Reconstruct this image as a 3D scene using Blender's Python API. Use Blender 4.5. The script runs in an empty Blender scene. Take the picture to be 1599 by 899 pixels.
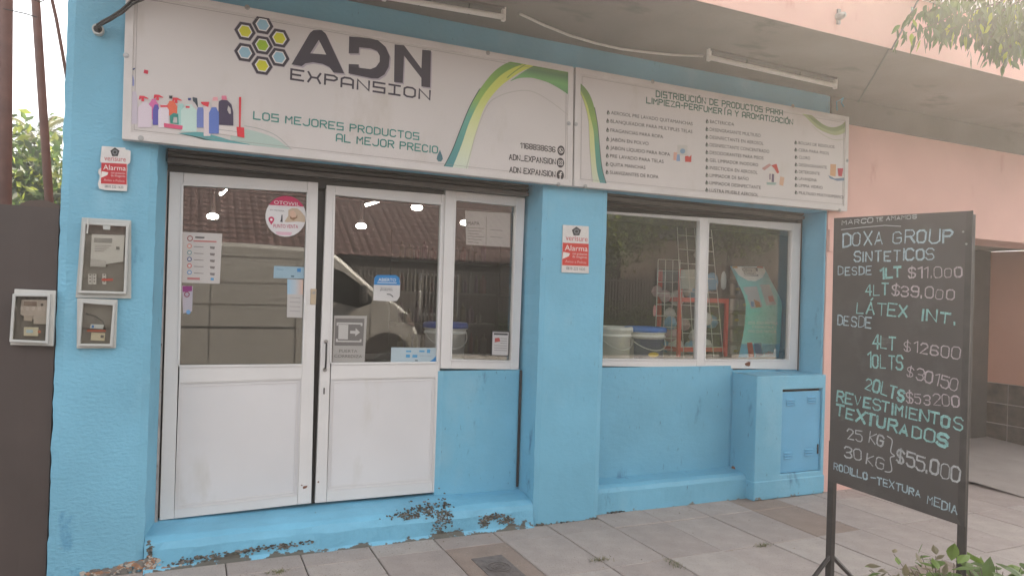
import bpy, bmesh, math, random
from mathutils import Vector, Matrix, noise
from mathutils.geometry import tessellate_polygon
random.seed(7)
S = bpy.context.scene
COL = S.collection

# ------------------------------------------------------------------ camera
F = 1118.3; CX, CY = 799.5, 449.5
CAM = Vector((0.0, -4.438, 1.6))
YAW, PITCH, ROLL = 0.42716651, 0.00786268, 0.03222665
def cam_axes():
    cy, sy, cp, sp = math.cos(YAW), math.sin(YAW), math.cos(PITCH), math.sin(PITCH)
    f = Vector((sy*cp, cy*cp, sp)); r = Vector((cy, -sy, 0)); u = r.cross(f)
    cr, sr = math.cos(ROLL), math.sin(ROLL)
    return cr*r+sr*u, -sr*r+cr*u, f
RX, UP, FW = cam_axes()
cd = bpy.data.cameras.new('camera'); co = bpy.data.objects.new('camera', cd); COL.objects.link(co)
cd.sensor_width = 36; cd.lens = F/1599*36; cd.clip_end = 3000; cd.clip_start = 0.05
m = Matrix((RX, UP, -FW)).transposed().to_4x4(); m.translation = CAM; co.matrix_world = m
S.camera = co

# ------------------------------------------------------------------ light
SUN_AZ, SUN_EL = math.radians(62), math.radians(37)      # azimuth measured from +Y towards +X
sund = Vector((math.cos(SUN_EL)*math.sin(SUN_AZ), math.cos(SUN_EL)*math.cos(SUN_AZ), math.sin(SUN_EL)))
W = bpy.data.worlds.new("World"); S.world = W; W.use_nodes = True
nt = W.node_tree; bg = nt.nodes['Background']
sk = nt.nodes.new('ShaderNodeTexSky'); sk.sky_type = 'NISHITA'; sk.sun_disc = False
sk.sun_elevation = SUN_EL; sk.sun_rotation = SUN_AZ; sk.dust_density = 4.0; sk.air_density = 1.2
hs = nt.nodes.new('ShaderNodeHueSaturation'); hs.inputs['Saturation'].default_value = 0.15
nt.links.new(sk.outputs[0], hs.inputs['Color']); nt.links.new(hs.outputs[0], bg.inputs[0]); bg.inputs[1].default_value = 0.15
sl = bpy.data.lights.new('sun', 'SUN'); sl.energy = 3.8; sl.angle = math.radians(0.5); sl.color = (1, .86, .68)
so = bpy.data.objects.new('sun', sl); COL.objects.link(so); so.rotation_euler = (-sund).to_track_quat('-Z', 'Y').to_euler()
S.view_settings.view_transform = 'Standard'; S.view_settings.look = 'None'
S.view_settings.exposure = 2.15; S.view_settings.gamma = 1

# ------------------------------------------------------------------ measuring helpers (photo direction -> point on a real plane)
def ray(px, py): return RX*((px-CX)/F) - UP*((py-CY)/F) + FW
def at(px, py, Y=0.0):
    d = ray(px, py); t = (Y-CAM.y)/d.y; p = CAM+d*t
    return (p.x, p.z)
def atx(px, py, x):
    d = ray(px, py); p = CAM+d*(x/d.x); return (p.y, p.z)
def ground(px, py, z=0.0):
    d = ray(px, py); p = CAM+d*((z-CAM.z)/d.z); return (p.x, p.y)

# ------------------------------------------------------------------ materials
MATS = {}
def lin(c):
    if isinstance(c, str):
        c = [int(c[i:i+2], 16)/255 for i in (0, 2, 4)]
        c = [v/12.92 if v <= .04045 else ((v+.055)/1.055)**2.4 for v in c]
    return (c[0], c[1], c[2], 1)
def mat(name, color, rough=.7, metal=0, var=.08, vscale=6, bump=0, bscale=60, bstretch=(1, 1, 1), spec=.5,
        spots=None, emit=0, dist=.01, trans=0):
    """spots: list of (colour, noise scale, threshold, softness, stretch)"""
    if name in MATS: return MATS[name]
    M = bpy.data.materials.new(name); M.use_nodes = True; n = M.node_tree.nodes; l = M.node_tree.links
    b = n['Principled BSDF']; b.inputs['Roughness'].default_value = rough; b.inputs['Metallic'].default_value = metal
    b.inputs['Specular IOR Level'].default_value = spec
    tc = n.new('ShaderNodeTexCoord')
    out = None
    c = lin(color)
    if var:
        no = n.new('ShaderNodeTexNoise'); no.inputs['Scale'].default_value = vscale; no.inputs['Detail'].default_value = 6
        l.new(tc.outputs['Object'], no.inputs['Vector'])
        mx = n.new('ShaderNodeMix'); mx.data_type = 'RGBA'
        mx.inputs[6].default_value = (c[0]*(1-var), c[1]*(1-var), c[2]*(1-var), 1)
        mx.inputs[7].default_value = (min(1, c[0]*(1+var)), min(1, c[1]*(1+var)), min(1, c[2]*(1+var)), 1)
        mr = n.new('ShaderNodeMapRange'); mr.inputs[1].default_value = .3; mr.inputs[2].default_value = .7
        l.new(no.outputs[0], mr.inputs[0]); l.new(mr.outputs[0], mx.inputs[0]); out = mx.outputs[2]
    else:
        rg = n.new('ShaderNodeRGB'); rg.outputs[0].default_value = c; out = rg.outputs[0]
    for sp in (spots or []):
        colr, sc, th, soft, st = sp[:5]
        mp = n.new('ShaderNodeMapping'); mp.inputs['Scale'].default_value = st; l.new(tc.outputs['Object'], mp.inputs[0])
        no = n.new('ShaderNodeTexNoise'); no.inputs['Scale'].default_value = sc; no.inputs['Detail'].default_value = 8
        no.inputs['Roughness'].default_value = .65
        l.new(mp.outputs[0], no.inputs['Vector'])
        src = no.outputs[0]
        if len(sp) > 5:    # height mask (zlo, zhi, gain): more of it near zlo
            sx = n.new('ShaderNodeSeparateXYZ'); l.new(tc.outputs['Object'], sx.inputs[0])
            hm = n.new('ShaderNodeMapRange'); hm.inputs[1].default_value = sp[5][0]; hm.inputs[2].default_value = sp[5][1]
            hm.inputs[3].default_value = sp[5][2]; hm.inputs[4].default_value = 0
            l.new(sx.outputs[2], hm.inputs[0])
            ad = n.new('ShaderNodeMath'); ad.operation = 'ADD'; l.new(src, ad.inputs[0]); l.new(hm.outputs[0], ad.inputs[1]); src = ad.outputs[0]
        mr = n.new('ShaderNodeMapRange'); mr.inputs[1].default_value = th; mr.inputs[2].default_value = th+soft
        l.new(src, mr.inputs[0])
        mx = n.new('ShaderNodeMix'); mx.data_type = 'RGBA'; l.new(mr.outputs[0], mx.inputs[0]); l.new(out, mx.inputs[6])
        mx.inputs[7].default_value = lin(colr); out = mx.outputs[2]
    l.new(out, b.inputs['Base Color'])
    if bump:
        mp = n.new('ShaderNodeMapping'); mp.inputs['Scale'].default_value = bstretch; l.new(tc.outputs['Object'], mp.inputs[0])
        no = n.new('ShaderNodeTexNoise'); no.inputs['Scale'].default_value = bscale; no.inputs['Detail'].default_value = 5
        l.new(mp.outputs[0], no.inputs['Vector'])
        bp = n.new('ShaderNodeBump'); bp.inputs['Strength'].default_value = bump; bp.inputs['Distance'].default_value = dist
        l.new(no.outputs[0], bp.inputs['Height']); l.new(bp.outputs[0], b.inputs['Normal'])
    if emit:
        b.inputs['Emission Color'].default_value = c; b.inputs['Emission Strength'].default_value = emit
    if trans:
        tr = n.new('ShaderNodeBsdfTranslucent'); l.new(out, tr.inputs[0]); ms = n.new('ShaderNodeMixShader'); ms.inputs[0].default_value = trans
        l.new(b.outputs[0], ms.inputs[1]); l.new(tr.outputs[0], ms.inputs[2]); l.new(ms.outputs[0], n['Material Output'].inputs[0])
    MATS[name] = M; return M
def ink(color, rough=.6): return mat('ink_'+color, color, rough, var=0, spec=.3)
def glass_mat(name, k, tint=(.9, .92, .9)):
    M = bpy.data.materials.new(name); M.use_nodes = True; n = M.node_tree.nodes; l = M.node_tree.links
    n.remove(n['Principled BSDF'])
    t = n.new('ShaderNodeBsdfTransparent'); t.inputs[0].default_value = (*tint, 1)
    g = n.new('ShaderNodeBsdfGlossy'); g.inputs['Roughness'].default_value = 0.0; g.inputs[0].default_value = (1, 1, 1, 1)
    ge = n.new('ShaderNodeNewGeometry'); dt = n.new('ShaderNodeVectorMath'); dt.operation = 'DOT_PRODUCT'
    l.new(ge.outputs['Normal'], dt.inputs[0]); l.new(ge.outputs['Incoming'], dt.inputs[1])
    prev = dt.outputs['Value']
    for op, v in (('ABSOLUTE', 0), ('SUBTRACT', 1), ('POWER', 5), ('MULTIPLY', .96), ('ADD', .04)):     # Schlick reflectance, the same from both sides
        q = n.new('ShaderNodeMath'); q.operation = op
        if op == 'SUBTRACT': q.inputs[0].default_value = 1; l.new(prev, q.inputs[1])
        else:
            l.new(prev, q.inputs[0])
            if op != 'ABSOLUTE': q.inputs[1].default_value = v
        prev = q.outputs[0]
    mu = n.new('ShaderNodeMath'); mu.operation = 'MULTIPLY'; mu.inputs[1].default_value = k; mu.use_clamp = True
    l.new(prev, mu.inputs[0]); ms = n.new('ShaderNodeMixShader'); l.new(mu.outputs[0], ms.inputs[0])
    l.new(t.outputs[0], ms.inputs[1]); l.new(g.outputs[0], ms.inputs[2]); l.new(ms.outputs[0], n['Material Output'].inputs[0])
    MATS[name] = M; return M
def ramp_mat(name, stops, axis=2, rough=.5):
    M = bpy.data.materials.new(name); M.use_nodes = True; n = M.node_tree.nodes; l = M.node_tree.links
    b = n['Principled BSDF']; b.inputs['Roughness'].default_value = rough
    tc = n.new('ShaderNodeTexCoord'); sx = n.new('ShaderNodeSeparateXYZ'); l.new(tc.outputs['Generated'], sx.inputs[0])
    cr = n.new('ShaderNodeValToRGB'); l.new(sx.outputs[axis], cr.inputs[0])
    e = cr.color_ramp.elements
    while len(e) > 1: e.remove(e[-1])
    e[0].position = stops[0][0]; e[0].color = lin(stops[0][1])
    for p, c in stops[1:]:
        q = e.new(p); q.color = lin(c)
    l.new(cr.outputs[0], b.inputs[0]); MATS[name] = M; return M

BLUE = mat('blue_stucco', (.170, .405, .54), .75, var=.12, vscale=1.4, bump=.5, bscale=34, bstretch=(1, 1, 1.9), dist=.012,
           spots=[((.22, .44, .56), 1.7, .54, .16, (1, 1, .6)), ((.10, .28, .42), 5, .60, .08, (1, 1, .5)), ((.16, .17, .16), 1.3, .70, .05, (1, 1, 9), (0, .5, .10)), ((.07, .17, .25), 30, .685, .015, (.7, 1, 3.2)),
                  ((.20, .19, .16), 9, .86, .03, (1, 1, 1.6), (0, .10, .42))])
BLUES = mat('blue_smooth_plaster', (.155, .395, .535), .6, var=.10, vscale=1.8, bump=.22, bscale=22, bstretch=(1, 1, 1.5), dist=.01,
            spots=[((.205, .43, .55), 1.9, .55, .14, (1, 1, .5)), ((.07, .20, .32), 4, .60, .07, (1, 1, .35)), ((.06, .15, .23), 38, .66, .02, (1.6, 1, .35)), ((.13, .15, .15), 34, .73, .02, (1, 1, 1)), ((.16, .15, .13), 13, .92, .03, (1, 1, 1), (.0, .10, .40))])
BLUESTEP = mat('blue_step_paint', (.155, .41, .57), .55, var=.12, vscale=3, bump=.5, bscale=18, dist=.015,
            spots=[((.33, .31, .30), 5, .66, .06, (.6, 2, 6)), ((.09, .085, .07), 5.5, .845, .02, (1, 1, 1.5), (.0, .13, .40)), ((.10, .10, .085), 34, .69, .02, (1, 1, 1))])
PINK = mat('pink_paint', (.68, .42, .36), .8, var=.07, vscale=1.5, bump=.15, bscale=40, dist=.005, spots=[((.50, .21, .17), 3, .60, .15, (1, 1, .4))])
GREYP = mat('grey_plaster', (.20, .175, .155), .85, var=.14, vscale=2.0, bump=.3, bscale=26, dist=.006, spots=[((.13, .115, .105), 3.2, .58, .1, (.5, 1, 1))])
BROWN = mat('brown_painted_wall', (.062, .045, .040), .6, var=.14, vscale=3, bump=.12, bscale=30, dist=.005, spots=[((.10, .085, .08), 6, .70, .1, (1, 1, .5)), ((.25, .09, .07), 3.5, .79, .01, (3, 3, .7))])
WHITE = mat('white_enamel', (.64, .615, .60), .35, var=.035, vscale=3, bump=.05, bscale=50, dist=.003, spots=[((.45, .42, .39), 22, .72, .06, (1, 1, 1)), ((.20, .10, .06), 46, .80, .02, (1, 1, 1))])
WHITEP = mat('white_pressed_panel', (.62, .60, .60), .4, var=.04, vscale=2, bump=.08, bscale=5, dist=.01, spots=[((.55, .52, .49), 3, .60, .14, (1, 1, .35)), ((.46, .42, .38), 5, .84, .14, (1, 1, 1), (.2, .50, .24)), ((.30, .22, .18), 42, .76, .02, (1, 1, 1))])
SIGN = mat('sign_sheet', (.54, .495, .475), .38, var=.05, vscale=1.2, spots=[((.47, .42, .38), 2.6, .58, .14, (1, 1, .4))])
SIGNF = mat('sign_frame_metal', (.56, .52, .50), .4, var=.06, vscale=5, spots=[((.30, .2, .14), 30, .72, .05, (1, 1, 1))])
DARK = mat('dark_metal', (.035, .030, .028), .5, var=.15)
SHUT = mat('shutter_metal', (.05, .037, .032), .5, var=.2, vscale=4, spots=[((.12, .10, .09), 9, .66, .1, (.3, 1, 6))])
STEEL = mat('zinc_bolt', (.35, .34, .33), .35, metal=.8, var=.1)
RUST = mat('rust', (.17, .065, .035), .9, var=.4, vscale=60, bump=.5, bscale=90)
GLASS = glass_mat('window_glass', 2.4, (.96, .97, .95))
CLEAR = glass_mat('clear_cover', .9, (.93, .93, .91))

# ------------------------------------------------------------------ object helpers
def link(o): COL.objects.link(o); return o
class B:
    def __init__(s): s.v = []; s.f = []; s.m = []; s.mi = 0
    def add(s, vs, fs):
        k = len(s.v); s.v += [tuple(v) for v in vs]
        for f in fs: s.f.append([k+i for i in f]); s.m.append(s.mi)
        return s
    def box(s, x0, x1, y0, y1, z0, z1):
        return s.add([(x, y, z) for x in (x0, x1) for y in (y0, y1) for z in (z0, z1)],
                     [(0, 1, 3, 2), (4, 6, 7, 5), (0, 4, 5, 1), (2, 3, 7, 6), (0, 2, 6, 4), (1, 5, 7, 3)])
    def hexa(s, q, y0, y1):     # q: 4 xz corners, prism between y0 (front) and y1
        return s.prism(q, y0, y1)
    def prism(s, q, y0, y1, holes=None):
        n = len(q)
        vs = [(x, y0, z) for x, z in q]+[(x, y1, z) for x, z in q]
        area = sum(q[i][0]*q[(i+1) % n][1]-q[(i+1) % n][0]*q[i][1] for i in range(n))
        idx = list(range(n)) if area > 0 else list(range(n))[::-1]
        if n <= 4: fs = [idx, [i+n for i in idx[::-1]]]
        else:
            tr = tessellate_polygon([[Vector((x, z, 0)) for x, z in q]]); fs = []
            for a, b_, c in tr:
                ar = (q[b_][0]-q[a][0])*(q[c][1]-q[a][1])-(q[c][0]-q[a][0])*(q[b_][1]-q[a][1])
                if ar < 0: a, c = c, a
                fs += [(a, b_, c), (c+n, b_+n, a+n)]
        for k in range(n):
            a, b_ = idx[k], idx[(k+1) % n]; fs.append((b_, a, a+n, b_+n))
        return s.add(vs, fs)
    def flat(s, q, y, holes=None):
        loops = [q]+(holes or []); pts = [p for l_ in loops for p in l_]
        tr = tessellate_polygon([[Vector((x, z, 0)) for x, z in l_] for l_ in loops]); fs = []
        for a, b_, c in tr:
            ar = (pts[b_][0]-pts[a][0])*(pts[c][1]-pts[a][1])-(pts[c][0]-pts[a][0])*(pts[b_][1]-pts[a][1])
            fs.append((a, b_, c) if ar > 0 else (c, b_, a))
        return s.add([(x, y, z) for x, z in pts], fs)
    def ring(s, o, i, y0, y1):
        n = len(o)
        vs = [(x, y0, z) for x, z in o]+[(x, y0, z) for x, z in i]+[(x, y1, z) for x, z in o]+[(x, y1, z) for x, z in i]
        fs = []
        for k in range(n):
            j = (k+1) % n
            fs += [(k, j, n+j, n+k), (2*n+j, 2*n+k, 3*n+k, 3*n+j), (j, k, 2*n+k, 2*n+j), (n+k, n+j, 3*n+j, 3*n+k)]
        return s.add(vs, fs)
    def tube(s, pts, r, n=8, cap=True):
        pts = [Vector(p) for p in pts]; rr = r if isinstance(r, (list, tuple)) else [r]*len(pts); vs = []; fs = []
        for i, p in enumerate(pts):
            t = (pts[min(i+1, len(pts)-1)]-pts[max(i-1, 0)]).normalized()
            a = t.cross(Vector((0, 0, 1)) if abs(t.z) < .9 else Vector((1, 0, 0))).normalized(); b_ = t.cross(a)
            for k in range(n):
                an = 2*math.pi*k/n; vs.append(p+(a*math.cos(an)+b_*math.sin(an))*rr[i])
        for i in range(len(pts)-1):
            for k in range(n):
                k2 = (k+1) % n; fs.append((i*n+k, i*n+k2, (i+1)*n+k2, (i+1)*n+k))
        if cap: fs += [tuple(range(n))[::-1], tuple(range((len(pts)-1)*n, len(pts)*n))]
        return s.add(vs, fs)
    def lathe(s, prof, c, n=20, axis='z'):
        vs = []; fs = []
        for r, h in prof:
            for k in range(n):
                a = 2*math.pi*k/n
                v = (r*math.cos(a), r*math.sin(a), h) if axis == 'z' else (r*math.cos(a), h, r*math.sin(a))
                vs.append((c[0]+v[0], c[1]+v[1], c[2]+v[2]))
        for i in range(len(prof)-1):
            for k in range(n):
                k2 = (k+1) % n; q = (i*n+k, i*n+k2, (i+1)*n+k2, (i+1)*n+k); fs.append(q if axis == 'z' else q[::-1])
        return s.add(vs, fs)
    def strip(s, a, b_, y):     # two polylines of equal length in xz
        n = len(a); vs = [(x, y, z) for x, z in a]+[(x, y, z) for x, z in b_]
        return s.add(vs, [(i, i+1, n+i+1, n+i) for i in range(n-1)])
    def build(s, name, mats, parent=None, smooth=False, bevel=0, org=None):
        me = bpy.data.meshes.new(name)
        if org: s.v = [(x-org[0], y-org[1], z-org[2]) for x, y, z in s.v]
        me.from_pydata(s.v, [], s.f)
        if not isinstance(mats, (list, tuple)): mats = [mats]
        for mm in mats: me.materials.append(mm)
        if len(mats) > 1: me.polygons.foreach_set('material_index', s.m)
        if smooth: me.polygons.foreach_set('use_smooth', [True]*len(s.f))
        me.update(); o = link(bpy.data.objects.new(name, me))
        if org: o.location = org
        if parent:
            o.parent = parent
            if org: o.location = Vector(org)-wpos(parent)
            elif any(abs(c) > 1e-9 for c in wpos(parent)) : o.location = -wpos(parent)
        if bevel:
            bv = o.modifiers.new('bevel', 'BEVEL'); bv.width = bevel; bv.segments = 2; bv.limit_method = 'ANGLE'
            bv.harden_normals = False
        return o
def wpos(o):
    p = Vector(o.location)
    while o.parent: o = o.parent; p = p+Vector(o.location)
    return p
def thing(name, label, cat, loc=(0, 0, 0), group=None):
    o = link(bpy.data.objects.new(name, None)); o.location = loc; o.empty_display_size = .1
    return tag(o, label, cat, group)
def tag(o, label, cat, group=None):
    o['label'] = label; o['category'] = cat
    if group: o['group'] = group
    return o
def struct(o): o['kind'] = 'structure'; return o
def stuff(o): o['kind'] = 'stuff'; return o
def circle(c, r, n=24, rz=None, a0=0): return [(c[0]+r*math.cos(a0+2*math.pi*k/n), c[1]+(rz or r)*math.sin(a0+2*math.pi*k/n)) for k in range(n)]

def rough_slab(name, x0, x1, z0, z1, yf, yb, m_, parent, amp=.006, step=.035, edge=.006, seed=0, bottom=None):
    """plastered block whose front face and edges are uneven"""
    nx = max(2, int((x1-x0)/step)); nz = max(2, int((z1-z0)/step)); b = B(); vs = []
    for j in range(nz+1):
        for i in range(nx+1):
            x = x0+(x1-x0)*i/nx; z = z0+(z1-z0)*j/nz
            e = noise.noise(Vector((x*3+seed, z*3, 1)))*amp+noise.noise(Vector((x*11+seed, z*14, 5)))*amp*.15
            dx = noise.noise(Vector((seed, z*9, i and 7)))*edge+noise.noise(Vector((seed, z*31, i and 7)))*edge*.6 if i in (0, nx) else 0
            rnd = .012 if i in (0, nx) else 0
            vs.append((x+dx, yf+e+rnd, z))
    k = len(vs); fs = []
    for j in range(nz):
        for i in range(nx):
            a = j*(nx+1)+i; fs.append((a, a+1, a+nx+2, a+nx+1))
    rim = [j*(nx+1) for j in range(nz+1)]
    back = []
    for side in (0, nx):
        base = len(vs)
        for j in range(nz+1):
            v = vs[j*(nx+1)+side]; vs.append((v[0], yb, v[2]))
        for j in range(nz):
            a, c = j*(nx+1)+side, (j+1)*(nx+1)+side
            q = (a, c, base+j+1, base+j) if side == 0 else (c, a, base+j, base+j+1); fs.append(q)
    for j, up in ((0, False), (nz, True)):
        base = len(vs)
        for i in range(nx+1):
            v = vs[j*(nx+1)+i]; vs.append((v[0], yb, v[2]))
        for i in range(nx):
            a, c = j*(nx+1)+i, j*(nx+1)+i+1
            q = (a, base+i, base+i+1, c) if not up else (c, base+i+1, base+i, a); fs.append(q)
    b.add(vs, fs); return b.build(name, m_, parent, smooth=False)

# ------------------------------------------------------------------ stroke lettering
G = {'A': "002640 1232", 'B': "00063645443303 3342413000", 'C': "4536160501103041", 'D': "00062645412000", 'E': "46060040 0333", 'F': "460600 0333",
 'G': "45361605011030414323", 'H': "0006 4046 0343", 'I': "2026", 'J': "4641301001", 'K': "0006 460340", 'L': "060040", 'M': "0006234640",
 'N': "00064046", 'Ñ': "00064046 1737", 'O': "103041453616050110", 'P': "00063645443303", 'Q': "103041453616050110 2240", 'R': "00063645443303 2340",
 'S': "453616050413334241301001", 'T': "0646 2620", 'U': "060110304146", 'V': "062046", 'W': "0610243046", 'X': "0640 4600", 'Y': "062346 2320",
 'Z': "06460040", '0': "103041453616050110", '1': "052620", '2': "05163645440040", '3': "0516364544334241301001 1333", '4': "30360242",
 '5': "460604344341301001", '6': "4536160501103041423303", '7': "064610", '8': "133344453616050413 130201103041423313"[:36],
 '9': "0110304145361605041343", '.': "2021", ',': "2110", '-': "1333", '_': "0040", '$': "453616050413334241301001 2720", 'Á': "002640 1232 2738",
 'Í': "2026 2738", 'Ó': "103041453616050110 2738", 'É': "46060040 0333 2738", '+': "2125 0343", '/': "0046", ':': "2122 2425"}
G['8'] = "133344453616050413 13020110304142 4233"
GT = dict(G); GT.update({'A': "000516364540 0242", 'R': "000546 4643 430340"[:0] or "00063645443303 2340", 'O': "103041453616050110", 'N': "00063040? "[:0] or "0006404 6"[:0] or "00064046",
 'S': "46060343400 0"[:0] or "460603434000", 'E': "46060040 0333", 'I': "2026"})
EXPF = dict(GT); EXPF['I'] = '0646 2620 0040'; EXPF['X'] = '061303 101300 231313 463323 403323'; EXPF['X'] = '061333 46 0013 3340'.replace(' 46', '46')
def text(builder, s, a, b_, h, w, y, font=G, jit=0, at_end_y=None, bold=1):
    """a, b_: baseline ends (x,z); h cap height; strokes as mitred ribbons lying on y"""
    ax, az = a; dx, dz = b_[0]-ax, b_[1]-az; L = math.hypot(dx, dz); ux, uz = dx/L, dz/L; nx, nz = -uz, ux
    adv = [(3.2 if c in ' ' else (2.0 if font is not EXPF or c != 'I' else 5.6) if c in 'I.,:' else 3.6 if c in '1-' else 5.6) for c in s]
    tot = sum(adv)-1.6; k = L/tot; cur = 0; yy = y; yoff = 0
    for c, ad in zip(s, adv):
        if c != ' ':
            off = (-1.8 if font is not EXPF or c != 'I' else 0) if c in 'I.,:' else (-.8 if c == '-' else 0)
            jx, jy, js = random.uniform(-.25, .25)*jit, random.uniform(-.3, .3)*jit, 1+random.uniform(-.10, .10)*jit
            for pl in font[c].split():
                pts = [(int(pl[i]), int(pl[i+1])) for i in range(0, len(pl)-1, 2)]
                P = []
                for px_, pz_ in pts:
                    X = (cur+off+px_*js+jx+random.uniform(-.16, .16)*jit)*k; Z = (pz_*js+jy+random.uniform(-.16, .16)*jit)/6*h
                    P.append((ax+ux*X+nx*Z, az+uz*X+nz*Z))
                yoff += 1; ribbon(builder, P, w*(1+random.uniform(-.4, .35)*jit), y-.00006*(yoff % 5))
        cur += ad
def ribbon(b, P, w, y, closed=False):
    L_, R_ = [], []; n = len(P)
    if P[0] == P[-1] and n > 3: closed = True
    for i, p in enumerate(P):
        if closed and i in (0, n-1): pr, nx_ = P[n-2], P[1]
        else: pr, nx_ = P[max(i-1, 0)], P[min(i+1, n-1)]
        d1 = (p[0]-pr[0], p[1]-pr[1]); d2 = (nx_[0]-p[0], nx_[1]-p[1])
        l1 = math.hypot(*d1); l2 = math.hypot(*d2)
        if l1 < 1e-9: d1, l1 = d2, l2
        if l2 < 1e-9: d2, l2 = d1, l1
        n1 = (-d1[1]/l1, d1[0]/l1); n2 = (-d2[1]/l2, d2[0]/l2); mx, mz = n1[0]+n2[0], n1[1]+n2[1]; q = mx*mx+mz*mz
        if q < .5: mx, mz, q = n1[0]*2, n1[1]*2, 4
        s = min(2/q*.5*2, 1.6)*w/2
        mx, mz = mx*s/1, mz*s/1
        mm = math.hypot(mx, mz); lim = w*.9
        if mm > lim: mx, mz = mx*lim/mm, mz*lim/mm
        ex = 0
        q_ = p
        if not closed and i == 0: q_ = (p[0]-d2[0]/l2*w*.4, p[1]-d2[1]/l2*w*.4)
        if not closed and i == n-1: q_ = (p[0]+d1[0]/l1*w*.4, p[1]+d1[1]/l1*w*.4)
        L_.append((q_[0]-mx, q_[1]-mz)); R_.append((q_[0]+mx, q_[1]+mz))
    b.strip(L_, R_, y)
def ptext(b, s, p0, p1, cap, w, Y, font=G, jit=0, conv=None):
    """photo-measured baseline on the plane y=Y; cap and w in photo pixels"""
    cv = conv or (lambda x, y_: at(x, y_, Y))
    a, e = cv(*p0), cv(*p1); t = cv(p0[0], p0[1]-cap); t2 = cv(p1[0], p1[1]-cap)
    h = (abs(t[1]-a[1])+abs(t2[1]-e[1]))/2; sc = h/cap
    text(b, s, a, e, h, w*sc, (Y-.0012) if conv is None else -.0030, font, jit)
def zm(ox, oy, s): return lambda x, y_: (ox+x/s, oy+y_/s)
def P(fn, pts, Y): return [at(*fn(*p), Y) for p in pts]

# ================================================================== THE SETTING
PAVE = [mat('paving_tile_%s' % k, c, .85, var=.10, vscale=7, bump=.6, bscale=95, dist=.005, spots=[((.15, .125, .11), 85, .60, .04, (1, 1, 1)), ((.20, .165, .145), 2.2, .56, .18, (1, 1, 1)), ((.10, .085, .075), 9, .715, .03, (1, 1, 1)), ((.44, .40, .37), 70, .64, .04, (1, 1, 1)), ((.14, .115, .10), 1.1, .66, .12, (1, 2.5, 1))])
        for k, c in (('grey', (.345, .292, .265)), ('pale', (.37, .32, .29)), ('dull', (.32, .268, .243)), ('brown', (.265, .20, .165)))]
MORT = mat('joint_mortar', (.065, .055, .048), .95, var=.3, vscale=12, spots=[((.07, .075, .03), 6, .68, .05, (1, 1, 1))])
b = B(); b.box(-14, 26, -3.4, .5, -.25, -.012)
pavement = struct(b.build('pavement', MORT))
PX, PY, Y0 = .4175, .612, -.222
k = 0
tile_meshes = {}
def tile_mesh(w, d, mi):
    key = (round(w, 3), round(d, 3), mi)
    if key not in tile_meshes:
        bb = B(); e = .004
        vs = [(0, 0, -.03), (w, 0, -.03), (w, d, -.03), (0, d, -.03), (0, 0, -.004), (w, 0, -.004), (w, d, -.004), (0, d, -.004), (e, e, 0), (w-e, e, 0), (w-e, d-e, 0), (e, d-e, 0)]
        fs = [(8, 9, 10, 11)]+[(i, (i+1) % 4, 4+(i+1) % 4, 4+i) for i in range(4)]+[(4+i, 4+(i+1) % 4, 8+(i+1) % 4, 8+i) for i in range(4)]
        me = bpy.data.meshes.new('paving_tile'); me.from_pydata(vs, [], fs); me.materials.append(PAVE[mi]); tile_meshes[key] = me
    return tile_meshes[key]
rows = [(.49, Y0)]+[(Y0-i*PY, Y0-(i+1)*PY) for i in range(5)]
for r_, (ya, yb) in enumerate(rows):
    for i in range(-7, 27):
        x = .258+i*PX
        if x > 6.55 and r_ <= 1: continue
        if r_ == 1 and abs(x-1.51) < .05: continue                 # drain slab here
        g_ = .007
        mi = 3 if (r_ == 1 and i == 9) or (r_ == 0 and i == 9) or (r_ == 3 and i == 9) else random.choices((0, 1, 2), (5, 3, 2))[0]
        o = link(bpy.data.objects.new('paving_tile', tile_mesh(PX-g_, ya-yb-g_, mi))); o.parent = pavement
        o.location = (x+g_/2, yb+g_/2, random.uniform(-.003, .002)); o.rotation_euler = (random.uniform(-.004, .004), random.uniform(-.004, .004), random.uniform(-.004, .004))
b = B(); b.add([(6.56, -.836, .002), (14, -.836, .002), (14, -.22, .03), (6.56, -.22, .03), (6.56, .95, .10), (14, .95, .10)], [(0, 1, 2, 3), (3, 2, 5, 4)])
struct(b.build('driveway_ramp', mat('cast_concrete', (.30, .26, .235), .9, var=.15, vscale=2, bump=.3, bscale=60, dist=.006, spots=[((.14, .12, .11), 7, .66, .03, (.4, 2, 1))])))
b = B(); b.box(-40, 60, -3.6, -3.4, -.3, .0); struct(b.build('kerb', mat('kerb_concrete', (.33, .31, .29), .9, bump=.3)))
b = B(); b.add([(-60, -10.2, -.13), (80, -10.2, -.13), (80, -3.6, -.13), (-60, -3.6, -.13)], [(0, 1, 2, 3)])
struct(b.build('road', mat('asphalt', (.055, .053, .05), .9, var=.2, vscale=1, bump=.4, bscale=120)))
b = B(); b.box(-60, 80, -13.5, -10.2, -.3, .0); struct(b.build('far_pavement', mat('far_paving', (.26, .24, .22), .9, bump=.2)))
b = B(); b.add([(-1500, -1500, -.32), (1500, -1500, -.32), (1500, 1500, -.32), (-1500, 1500, -.32)], [(0, 1, 2, 3)])
struct(b.build('ground', mat('earth', (.16, .14, .10), .95, var=.3, vscale=.2)))

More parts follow.
